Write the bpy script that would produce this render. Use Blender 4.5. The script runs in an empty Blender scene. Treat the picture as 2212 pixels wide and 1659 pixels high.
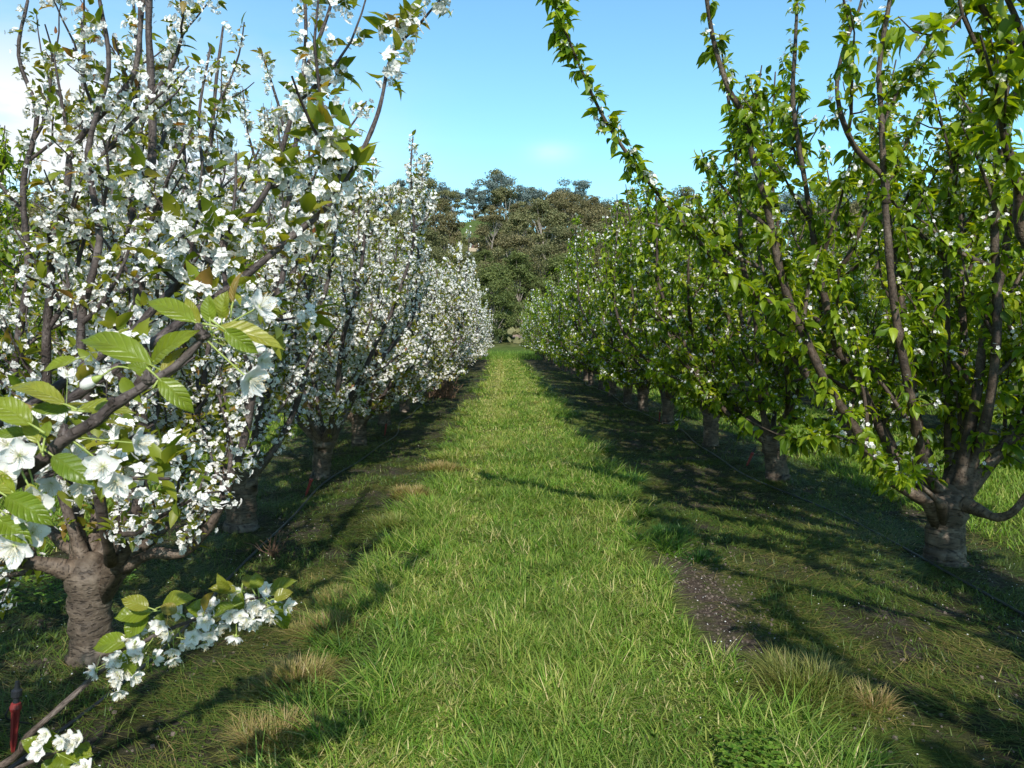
import bpy, math, random
import numpy as np
from mathutils import Vector, Matrix

# ------------------------------------------------------------------ basics
scn = bpy.context.scene
COL = scn.collection
F_PX = 740.0
CAM = np.array([0.0, 0.0, 1.5])
PITCH = math.radians(3.56); YAW = math.radians(0.77)
_F = np.array([math.sin(YAW)*math.cos(PITCH), math.cos(YAW)*math.cos(PITCH), -math.sin(PITCH)])
_R = np.array([math.cos(YAW), -math.sin(YAW), 0.0])
_U = np.cross(_R, _F)

def P(u, v, Y):
    """photo coordinate (2212 wide) at distance Y down the orchard -> world point"""
    px = u*1024/2212 - 512; py = 384 - v*768/1659
    d = _F*F_PX + _R*px + _U*py
    return CAM + d*(Y/d[1])

def gz(x, y):
    x = np.asarray(x, float); y = np.asarray(y, float)
    return 0.012*np.sin(x*2.3+y*0.7)+0.010*np.sin(y*1.9-x*1.1+1.0)+0.006*np.sin(x*5.1+2.0*np.sin(y*1.3))

def norm(a):
    return a/np.maximum(np.linalg.norm(a, axis=-1, keepdims=True), 1e-9)

class Buf:
    """collects geometry for ONE mesh; lc = (along, across, random) per vertex"""
    def __init__(s): s.v=[]; s.lc=[]; s.f=[]; s.m=[]; s.n=0
    def add(s, v, faces, lc=None, mi=0):
        v = np.asarray(v, float).reshape(-1,3)
        if lc is None: lc = np.zeros((len(v),3))
        s.v.append(v); s.lc.append(np.asarray(lc,float))
        for fa in faces:
            fa = np.asarray(fa, int)
            if len(fa)==0: continue
            s.f.append(fa+s.n); s.m.append(np.full(len(fa), mi, int))
        s.n += len(v)
    def inst(s, T, pos, M, scale, rnd, mi=0):
        """T=(verts,[face arrays],lc2) template; pos (n,3); M (n,3,3) columns; scale (n,) or (n,3)"""
        tv, tf, tl = T
        n = len(pos)
        if n == 0: return
        sc = np.asarray(scale, float)
        if sc.ndim == 1: sc = sc[:,None]*np.ones(3)
        loc = tv[None]*sc[:,None,:]
        w = np.einsum('nij,nkj->nki', M, loc)+pos[:,None,:]
        k = len(tv)
        lc = np.zeros((n,k,3)); lc[:,:,:2] = tl[None]; lc[:,:,2] = np.asarray(rnd)[:,None]
        off = (np.arange(n)*k)[:,None,None]
        faces = [(fa[None]+off).reshape(-1, fa.shape[1]) for fa in tf]
        s.add(w.reshape(-1,3), faces, lc.reshape(-1,3), mi)
    def build(s, name, mats, parent=None, smooth=True, loc=None):
        me = bpy.data.meshes.new(name)
        V = np.concatenate(s.v); L = np.concatenate(s.lc)
        me.vertices.add(len(V)); me.vertices.foreach_set('co', V.astype(np.float32).ravel())
        idx = np.concatenate([f.ravel() for f in s.f])
        tot = np.concatenate([np.full(len(f), f.shape[1], int) for f in s.f])
        st = np.concatenate([[0], np.cumsum(tot)[:-1]])
        me.loops.add(len(idx)); me.loops.foreach_set('vertex_index', idx.astype(np.int32))
        me.polygons.add(len(tot)); me.polygons.foreach_set('loop_start', st.astype(np.int32))
        me.polygons.foreach_set('material_index', np.concatenate(s.m).astype(np.int32))
        me.polygons.foreach_set('use_smooth', np.full(len(tot), smooth, bool))
        a = me.attributes.new('lc', 'FLOAT_VECTOR', 'POINT')
        a.data.foreach_set('vector', L.astype(np.float32).ravel())
        me.update(calc_edges=True)
        for m in (mats if isinstance(mats, (list,tuple)) else [mats]): me.materials.append(m)
        o = bpy.data.objects.new(name, me); COL.objects.link(o)
        if parent: o.parent = parent
        if loc is not None: o.location = loc
        return o

def tube(buf, pts, rad, sides=8, mi=0, rnd=0.5, cap=True, wob=0.0, rng=None):
    pts = np.asarray(pts, float); n = len(pts)
    rad = np.broadcast_to(np.asarray(rad, float), (n,))
    t = norm(np.gradient(pts, axis=0))
    ref = np.array([0,0,1.0]) if abs(t[0][2]) < 0.9 else np.array([1.0,0,0])
    a = norm(np.cross(t[0], ref)); fr = []
    for i in range(n):
        a = norm(a - t[i]*np.dot(a, t[i])); fr.append((a, np.cross(t[i], a)))
    ang = np.linspace(0, 2*math.pi, sides, endpoint=False)
    L = np.concatenate([[0], np.cumsum(np.linalg.norm(np.diff(pts, axis=0), axis=1))])
    V = []; LC = []
    for i in range(n):
        r = rad[i]*(1+(rng.uniform(-wob, wob, sides) if rng is not None else 0))
        if rng is not None and wob > 0: r = r*(1+rng.uniform(-1,1)*wob*0.9)
        V.append(pts[i]+(np.cos(ang)*r)[:,None]*fr[i][0]+(np.sin(ang)*r)[:,None]*fr[i][1])
        LC.append(np.stack([np.full(sides, L[i]), np.sin(ang), np.full(sides, rnd)], 1))
    q = []
    for i in range(n-1):
        for j in range(sides):
            q.append((i*sides+j, i*sides+(j+1)%sides, (i+1)*sides+(j+1)%sides, (i+1)*sides+j))
    V = np.concatenate(V); LC = np.concatenate(LC); fs = [np.array(q)]
    if cap:
        V = np.vstack([V, pts[0], pts[-1]+t[-1]*rad[-1]*0.5]); LC = np.vstack([LC, [0,0,rnd], [L[-1],0,rnd]])
        b = n*sides; tr = []
        for j in range(sides):
            tr.append((b, (j+1)%sides, j)); tr.append((b+1, (n-1)*sides+j, (n-1)*sides+(j+1)%sides))
        fs.append(np.array(tr))
    buf.add(V, fs, LC, mi)

def smooth_path(pts, per=4):
    """Catmull-Rom through control points"""
    p = np.asarray(pts, float); q = np.vstack([2*p[0]-p[1], p, 2*p[-1]-p[-2]]); out = []
    for i in range(1, len(q)-2):
        for k in range(per):
            t = k/per
            out.append(0.5*((2*q[i])+(-q[i-1]+q[i+1])*t+(2*q[i-1]-5*q[i]+4*q[i+1]-q[i+2])*t*t+(-q[i-1]+3*q[i]-3*q[i+1]+q[i+2])*t**3))
    out.append(p[-1]); return np.array(out)

def frame(d, n):
    """columns X,Y,Z with Y=d and Z close to n (vectorised)"""
    d = norm(d); x = norm(np.cross(d, n)); z = np.cross(x, d)
    return np.stack([x, d, z], axis=-1)
def frame_z(z, rng):
    z = norm(z); r = rng.normal(size=z.shape); x = norm(np.cross(z, r)); y = np.cross(z, x)
    return np.stack([x, y, z], axis=-1)

# ------------------------------------------------------------------ tags
def tag(o, label=None, cat=None, group=None, kind=None):
    if label: o['label'] = label
    if cat: o['category'] = cat
    if group: o['group'] = group
    if kind: o['kind'] = kind
    return o
def empty(name, loc=(0,0,0), rz=0.0):
    o = bpy.data.objects.new(name, None); o.empty_display_size = 0.2
    COL.objects.link(o); o.location = loc; o.rotation_euler = (0,0,rz); return o
def copy_tree(o, parent=None):
    c = o.copy(); COL.objects.link(c)
    if parent: c.parent = parent
    for ch in list(KIDS.get(o.name, [])): copy_tree(ch, c)
    return c
KIDS = {}
def index_kids():
    KIDS.clear()
    for o in bpy.data.objects:
        if o.parent: KIDS.setdefault(o.parent.name, []).append(o)

# ------------------------------------------------------------------ materials
def new_mat(name):
    m = bpy.data.materials.new(name); m.use_nodes = True; nt = m.node_tree; nt.nodes.clear()
    return m, nt, nt.nodes, nt.links
def N(ns, t, **k):
    n = ns.new(t)
    for a, b in k.items(): setattr(n, a, b)
    return n
def ramp(ns, stops, interp='LINEAR'):
    r = ns.new('ShaderNodeValToRGB'); r.color_ramp.interpolation = interp
    e = r.color_ramp.elements
    while len(e) > 1: e.remove(e[-1])
    e[0].position = stops[0][0]; e[0].color = (*stops[0][1], 1)
    for p, c in stops[1:]:
        x = e.new(p); x.color = (*c, 1)
    return r
def math_n(ns, ln, op, a, b=None, c=None, clamp=False):
    n = ns.new('ShaderNodeMath'); n.operation = op; n.use_clamp = clamp
    for i, x in enumerate((a, b, c)):
        if x is None: continue
        if isinstance(x, (int, float)): n.inputs[i].default_value = x
        else: ln.new(x, n.inputs[i])
    return n.outputs[0]
def mixc(ns, ln, f, a, b, mode='MIX'):
    n = ns.new('ShaderNodeMix'); n.data_type = 'RGBA'; n.blend_type = mode; n.clamp_factor = True
    for i, x in ((0, f), (6, a), (7, b)):
        if isinstance(x, (int, float)): n.inputs[i].default_value = x
        elif isinstance(x, tuple): n.inputs[i].default_value = (*x, 1)
        else: ln.new(x, n.inputs[i])
    return n.outputs[2]

def leaf_mat(name, stops, trans=0.4, rough=0.45, tcol=(1.6,1.5,0.5), veins=False, tip=None, spec=0.5):
    m, nt, ns, ln = new_mat(name)
    at = N(ns, 'ShaderNodeAttribute', attribute_name='lc'); sp = N(ns, 'ShaderNodeSeparateXYZ')
    ln.new(at.outputs['Vector'], sp.inputs[0])
    r = ramp(ns, stops); ln.new(sp.outputs[2], r.inputs[0]); col = r.outputs[0]
    # blotchy variation
    tc = N(ns, 'ShaderNodeTexCoord'); nz = N(ns, 'ShaderNodeTexNoise'); nz.inputs['Scale'].default_value = 2.6
    ln.new(tc.outputs['Object'], nz.inputs['Vector'])
    v = math_n(ns, ln, 'MULTIPLY_ADD', nz.outputs['Fac'], 1.1, 0.45)
    hs = N(ns, 'ShaderNodeHueSaturation'); ln.new(v, hs.inputs['Value']); ln.new(col, hs.inputs['Color']); col = hs.outputs[0]
    if tip:
        f = math_n(ns, ln, 'POWER', sp.outputs[0], 2.0); f = math_n(ns, ln, 'MULTIPLY', f, 0.7)
        col = mixc(ns, ln, f, col, tip)
    bs = N(ns, 'ShaderNodeBsdfPrincipled'); bs.inputs['Roughness'].default_value = rough
    bs.inputs['Specular IOR Level'].default_value = spec
    if veins:
        ab = math_n(ns, ln, 'ABSOLUTE', sp.outputs[1])
        ph = math_n(ns, ln, 'MULTIPLY_ADD', ab, -0.22, sp.outputs[0])
        w = math_n(ns, ln, 'SINE', math_n(ns, ln, 'MULTIPLY', ph, 50.0))
        w = math_n(ns, ln, 'POWER', math_n(ns, ln, 'MULTIPLY_ADD', w, 0.5, 0.5), 5.0)
        mid = math_n(ns, ln, 'POWER', math_n(ns, ln, 'SUBTRACT', 1.0, ab, clamp=True), 18.0)
        vv = math_n(ns, ln, 'MAXIMUM', w, math_n(ns, ln, 'MULTIPLY', mid, 1.5))
        col = mixc(ns, ln, math_n(ns, ln, 'MULTIPLY', vv, 0.20), col, (0.36,0.44,0.10))
        n2 = N(ns, 'ShaderNodeTexNoise'); n2.inputs['Scale'].default_value = 90; ln.new(tc.outputs['Object'], n2.inputs['Vector'])
        n3 = N(ns, 'ShaderNodeTexNoise'); n3.inputs['Scale'].default_value = 35; n3.inputs['Detail'].default_value = 3
        ln.new(tc.outputs['Object'], n3.inputs['Vector'])
        col = mixc(ns, ln, math_n(ns, ln, 'MULTIPLY_ADD', n3.outputs['Fac'], 1.6, -0.55, clamp=True), col, mixc(ns, ln, 1.0, col, (0.72,0.62,0.5), 'MULTIPLY'))
        h = math_n(ns, ln, 'SUBTRACT', math_n(ns, ln, 'MULTIPLY', n2.outputs['Fac'], 0.6), vv)
        bp = N(ns, 'ShaderNodeBump'); bp.inputs['Strength'].default_value = 0.55; bp.inputs['Distance'].default_value = 0.0016
        ln.new(h, bp.inputs['Height']); ln.new(bp.outputs[0], bs.inputs['Normal'])
    ln.new(col, bs.inputs['Base Color'])
    tr = N(ns, 'ShaderNodeBsdfTranslucent'); ln.new(mixc(ns, ln, 1.0, col, tcol, 'MULTIPLY'), tr.inputs[0])
    mx = N(ns, 'ShaderNodeMixShader'); mx.inputs[0].default_value = trans
    ln.new(bs.outputs[0], mx.inputs[1]); ln.new(tr.outputs[0], mx.inputs[2])
    out = N(ns, 'ShaderNodeOutputMaterial'); ln.new(mx.outputs[0], out.inputs[0])
    return m

def petal_mat(name, detail=False):
    m, nt, ns, ln = new_mat(name)
    at = N(ns, 'ShaderNodeAttribute', attribute_name='lc'); sp = N(ns, 'ShaderNodeSeparateXYZ')
    ln.new(at.outputs['Vector'], sp.inputs[0])
    r = ramp(ns, [(0,(0.55,0.58,0.25)), (0.08,(0.72,0.70,0.58)), (0.22,(0.83,0.82,0.79)), (1,(0.88,0.87,0.85))])
    ln.new(sp.outputs[0], r.inputs[0])
    col = mixc(ns, ln, math_n(ns, ln, 'MULTIPLY', sp.outputs[2], 0.25), r.outputs[0], (0.74,0.68,0.62))
    bs = N(ns, 'ShaderNodeBsdfPrincipled'); bs.inputs['Roughness'].default_value = 0.55; bs.inputs['Specular IOR Level'].default_value = 0.25
    if detail:
        tc = N(ns, 'ShaderNodeTexCoord'); n2 = N(ns, 'ShaderNodeTexNoise'); n2.inputs['Scale'].default_value = 150
        ln.new(tc.outputs['Object'], n2.inputs['Vector'])
        w = math_n(ns, ln, 'SINE', math_n(ns, ln, 'MULTIPLY', sp.outputs[1], 26.0))
        h = math_n(ns, ln, 'MULTIPLY_ADD', w, 0.25, n2.outputs['Fac'])
        bp = N(ns, 'ShaderNodeBump'); bp.inputs['Strength'].default_value = 0.35; bp.inputs['Distance'].default_value = 0.001
        ln.new(h, bp.inputs['Height']); ln.new(bp.outputs[0], bs.inputs['Normal'])
    ln.new(col, bs.inputs['Base Color'])
    tr = N(ns, 'ShaderNodeBsdfTranslucent'); ln.new(col, tr.inputs[0])
    mx = N(ns, 'ShaderNodeMixShader'); mx.inputs[0].default_value = 0.3
    ln.new(bs.outputs[0], mx.inputs[1]); ln.new(tr.outputs[0], mx.inputs[2])
    out = N(ns, 'ShaderNodeOutputMaterial'); ln.new(mx.outputs[0], out.inputs[0])
    return m

def bark_mat(name, c1, c2, c3, lent=0.5, dist=0.004, scale=1.0):
    m, nt, ns, ln = new_mat(name)
    at = N(ns, 'ShaderNodeAttribute', attribute_name='lc'); sp = N(ns, 'ShaderNodeSeparateXYZ'); ln.new(at.outputs['Vector'], sp.inputs[0])
    tc = N(ns, 'ShaderNodeTexCoord')
    n1 = N(ns, 'ShaderNodeTexNoise'); n1.inputs['Scale'].default_value = 9*scale; n1.inputs['Detail'].default_value = 6
    ln.new(tc.outputs['Object'], n1.inputs['Vector'])
    n2 = N(ns, 'ShaderNodeTexNoise'); n2.inputs['Scale'].default_value = 60*scale; n2.inputs['Detail'].default_value = 4
    ln.new(tc.outputs['Object'], n2.inputs['Vector'])
    r = ramp(ns, [(0.3, c1), (0.52, c2), (0.72, c3)]); ln.new(n1.outputs['Fac'], r.inputs[0])
    if name != 'gum_bark_pale' and name != 'cherry_trunk_bark':
        so_ = N(ns, 'ShaderNodeSeparateXYZ'); ln.new(tc.outputs['Object'], so_.inputs[0])
        zf = math_n(ns, ln, 'MULTIPLY_ADD', so_.outputs[2], -2.6, 2.3, clamp=True)
        r2 = ramp(ns, [(0.3, (0.060,0.045,0.032)), (0.52, (0.125,0.092,0.066)), (0.72, (0.22,0.175,0.135))]); ln.new(n1.outputs['Fac'], r2.inputs[0])
        bcol = mixc(ns, ln, math_n(ns, ln, 'MULTIPLY', zf, 0.85), r.outputs[0], r2.outputs[0])
    else: bcol = r.outputs[0]
    # lenticel dashes: bands around the stem broken by noise
    cb = N(ns, 'ShaderNodeCombineXYZ')
    ln.new(math_n(ns, ln, 'MULTIPLY', sp.outputs[0], 85.0), cb.inputs[0]); ln.new(math_n(ns, ln, 'MULTIPLY', sp.outputs[1], 3.2), cb.inputs[1])
    n3 = N(ns, 'ShaderNodeTexNoise'); n3.inputs['Scale'].default_value = 1.0; n3.inputs['Detail'].default_value = 1; ln.new(cb.outputs[0], n3.inputs['Vector'])
    f = math_n(ns, ln, 'MULTIPLY_ADD', n3.outputs['Fac'], 12.0, -6.6, clamp=True)
    f = math_n(ns, ln, 'MULTIPLY', f, lent)
    cb2 = N(ns, 'ShaderNodeCombineXYZ'); ln.new(math_n(ns, ln, 'MULTIPLY', sp.outputs[0], 38.0), cb2.inputs[0]); ln.new(math_n(ns, ln, 'MULTIPLY', sp.outputs[1], 1.3), cb2.inputs[1])
    n4 = N(ns, 'ShaderNodeTexNoise'); n4.inputs['Scale'].default_value = 1.0; n4.inputs['Detail'].default_value = 4; ln.new(cb2.outputs[0], n4.inputs['Vector'])
    bcol = mixc(ns, ln, math_n(ns, ln, 'MULTIPLY_ADD', n4.outputs['Fac'], 3.2, -1.2, clamp=True), mixc(ns, ln, 1.0, bcol, (0.68,0.65,0.63), 'MULTIPLY'), mixc(ns, ln, 1.0, bcol, (1.30,1.30,1.28), 'MULTIPLY'))
    col = mixc(ns, ln, f, bcol, (c1[0]*0.45, c1[1]*0.42, c1[2]*0.4))
    col = mixc(ns, ln, math_n(ns, ln, 'MULTIPLY_ADD', n2.outputs['Fac'], 1.5, -0.55, clamp=True), col, mixc(ns, ln, 1.0, col, (1.5,1.5,1.55), 'MULTIPLY'))
    bs = N(ns, 'ShaderNodeBsdfPrincipled'); bs.inputs['Roughness'].default_value = 0.62; bs.inputs['Specular IOR Level'].default_value = 0.35
    ln.new(col, bs.inputs['Base Color'])
    h = math_n(ns, ln, 'ADD', n2.outputs['Fac'], math_n(ns, ln, 'MULTIPLY', f, -0.8))
    h = math_n(ns, ln, 'MULTIPLY_ADD', n1.outputs['Fac'], 1.5, h)
    bp = N(ns, 'ShaderNodeBump'); bp.inputs['Strength'].default_value = 0.8; bp.inputs['Distance'].default_value = dist
    ln.new(h, bp.inputs['Height']); ln.new(bp.outputs[0], bs.inputs['Normal'])
    out = N(ns, 'ShaderNodeOutputMaterial'); ln.new(bs.outputs[0], out.inputs[0])
    return m

def plain_mat(name, c, rough=0.6, var=0.3, scale=20, metal=0.0):
    m, nt, ns, ln = new_mat(name)
    tc = N(ns, 'ShaderNodeTexCoord'); n1 = N(ns, 'ShaderNodeTexNoise'); n1.inputs['Scale'].default_value = scale; n1.inputs['Detail'].default_value = 5
    ln.new(tc.outputs['Object'], n1.inputs['Vector'])
    col = mixc(ns, ln, n1.outputs['Fac'], tuple(x*(1-var) for x in c), tuple(min(1, x*(1+var)) for x in c))
    bs = N(ns, 'ShaderNodeBsdfPrincipled'); bs.inputs['Roughness'].default_value = rough; bs.inputs['Metallic'].default_value = metal
    ln.new(col, bs.inputs['Base Color'])
    out = N(ns, 'ShaderNodeOutputMaterial'); ln.new(bs.outputs[0], out.inputs[0])
    return m

M = {}
M['leaf_green'] = leaf_mat('cherry_leaf_green', [(0,(0.035,0.085,0.005)), (0.38,(0.115,0.195,0.010)), (0.72,(0.255,0.345,0.018)), (1,(0.42,0.42,0.045))], 0.48, 0.42, (2.1,1.8,0.35), spec=0.35)
M['leaf_bronze'] = leaf_mat('cherry_leaf_bronze', [(0,(0.085,0.130,0.012)), (0.4,(0.165,0.215,0.020)), (0.7,(0.25,0.255,0.030)), (0.88,(0.28,0.18,0.045)), (1,(0.28,0.11,0.045))], 0.46, 0.42, (1.8,1.6,0.4), spec=0.35)
M['leaf_close'] = leaf_mat('cherry_leaf_close', [(0,(0.09,0.155,0.010)), (0.5,(0.185,0.245,0.018)), (0.8,(0.27,0.27,0.035)), (1,(0.27,0.17,0.045))], 0.34, 0.36, (1.5,1.45,0.4), veins=True)
M['petal'] = petal_mat('cherry_petal'); M['petal_close'] = petal_mat('cherry_petal_close', True)
M['bark'] = bark_mat('cherry_bark', (0.035,0.026,0.024), (0.070,0.054,0.050), (0.150,0.125,0.118), 0.6)
M['bark_r'] = bark_mat('cherry_bark_warm', (0.034,0.024,0.017), (0.070,0.049,0.034), (0.135,0.102,0.076), 0.6)
M['trunk'] = bark_mat('cherry_trunk_bark', (0.048,0.036,0.027), (0.100,0.076,0.057), (0.20,0.16,0.125), 0.75, 0.006)
M['stem'] = plain_mat('flower_stem_green', (0.28,0.34,0.08), 0.5, 0.25, 60)
M['stamen'] = plain_mat('stamen_pale', (0.75,0.72,0.58), 0.5, 0.15, 60)
M['anther'] = plain_mat('anther_tan', (0.55,0.40,0.16), 0.6, 0.3, 60)
M['grass'] = leaf_mat('grass_blades', [(0,(0.030,0.105,0.010)), (0.4,(0.088,0.215,0.018)), (0.7,(0.180,0.310,0.034)), (0.93,(0.36,0.38,0.09)), (1,(0.60,0.52,0.26))], 0.35, 0.5, (1.5,1.4,0.3), tip=(0.33,0.38,0.10), spec=0.22)
M['clip'] = leaf_mat('grass_clippings', [(0,(0.045,0.098,0.011)), (0.45,(0.100,0.155,0.020)), (0.8,(0.20,0.185,0.048)), (1,(0.36,0.27,0.11))], 0.25, 0.5, (1.3,1.3,0.5))
M['tuft'] = leaf_mat('tussock_blades', [(0,(0.07,0.14,0.016)), (0.5,(0.17,0.23,0.03)), (0.8,(0.31,0.25,0.075)), (1,(0.38,0.26,0.12))], 0.3, 0.5, (1.3,1.3,0.5), tip=(0.36,0.29,0.12))
M['tuftg'] = leaf_mat('green_tuft_blades', [(0,(0.03,0.10,0.014)), (0.6,(0.06,0.16,0.02)), (1,(0.14,0.22,0.04))], 0.3, 0.45, (1.3,1.3,0.5))

# ------------------------------------------------------------------ templates
def leaf_T(hi=True, w=0.24, fold=0.10, droop=0.30):
    if hi:
        ts = [0.14, 0.40, 0.72]; ws = [0.62, 1.0, 0.66]
        v = [(0,0,0)]; lc = [(0,0)]
        for t, q in zip(ts, ws):
            z = -droop*t*t
            v += [(-w*q, t, z+fold*q), (0, t, z), (w*q, t, z+fold*q)]; lc += [(t,-1),(t,0),(t,1)]
        v.append((0.02, 1.0, -droop*1.05)); lc.append((1,0))
        tri = [(0,2,1),(0,3,2),(7,8,10),(8,9,10)]; tri = [(0,2,1),(0,3,2),(7,8,10),(8,9,10)]
        q = [(1,2,5,4),(2,3,6,5),(4,5,8,7),(5,6,9,8)]
        return np.array(v), [np.array(tri), np.array(q)], np.array(lc, float)
    v = [(0,0,0), (w,0.42,fold-droop*0.15), (0,1,-droop), (-w,0.42,fold-droop*0.15), (0,0.5,-droop*0.2)]
    return np.array(v), [np.array([(0,1,2,4),(0,4,2,3)])], np.array([(0,0),(.5,1),(1,0),(.5,-1),(.5,0)], float)
def flower_T(lod):
    """radius 1, facing +Z"""
    v=[]; lc=[]; q=[]
    if lod == 2:
        for k in range(2):
            a = k*math.pi/2*0.9
        v = [(-1,-0.6,0.2),(0.2,-1,0.0),(1,0.5,0.25),(-0.3,1,0.05)]; lc=[(1,0)]*4; q=[(0,1,2,3)]
        return np.array(v, float), [np.array(q)], np.array(lc, float)
    if lod == 1:
        for k in range(5):
            a = k*2*math.pi/5; b = len(v); zt = 0.22+0.12*((k*3)%5)/5
            for r, da, z in ((0.04,0,0), (0.78,-0.58,zt), (1.0,0.0,zt*0.7), (0.78,0.58,zt)):
                v.append((r*math.cos(a+da), r*math.sin(a+da), z)); lc.append((r if r>0.1 else 0.0, 0))
            q.append((b,b+1,b+2,b+3))
        return np.array(v), [np.array(q)], np.array(lc, float)
LEAF_HI = leaf_T(True); LEAF_LO = leaf_T(False, 0.27)
LEAF_HI_D = leaf_T(True, 0.27, 0.13, 0.42)
FL1 = flower_T(1); FL2 = flower_T(2)

# ------------------------------------------------------------------ cherry tree
def walk(pts, rad, step, rng):
    d = np.linalg.norm(np.diff(pts, axis=0), axis=1); L = np.concatenate([[0], np.cumsum(d)])
    n = max(1, int(L[-1]/step)); s = np.sort(rng.uniform(0, L[-1], n))
    p = np.stack([np.interp(s, L, pts[:,k]) for k in range(3)], 1)
    t = norm(np.stack([np.interp(s+0.01, L, pts[:,k]) for k in range(3)], 1)-p+1e-6)
    return p, t, np.interp(s, L, rad), s/L[-1]

def clampr(p, R):
    q = p.copy(); rr = np.hypot(q[:,0], q[:,1]); R = R*(1.22-0.30*np.clip((q[:,2]-0.6)/2.6, 0, 1)); k = np.where(rr > R, (R+(rr-R)*0.32)/np.maximum(rr, 1e-6), 1.0)
    q[:,0] *= k; q[:,1] *= k; return q

def grow(start, direc, length, rng, up=0.6, wig=0.12, n=7):
    p = [np.array(start, float)]; d = norm(np.array(direc, float)); seg = length/n
    for i in range(n):
        d = norm(d+np.array([0,0,up/n])+rng.normal(size=3)*wig/math.sqrt(n)*1.3)
        p.append(p[-1]+d*seg)
    return np.array(p)

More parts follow.
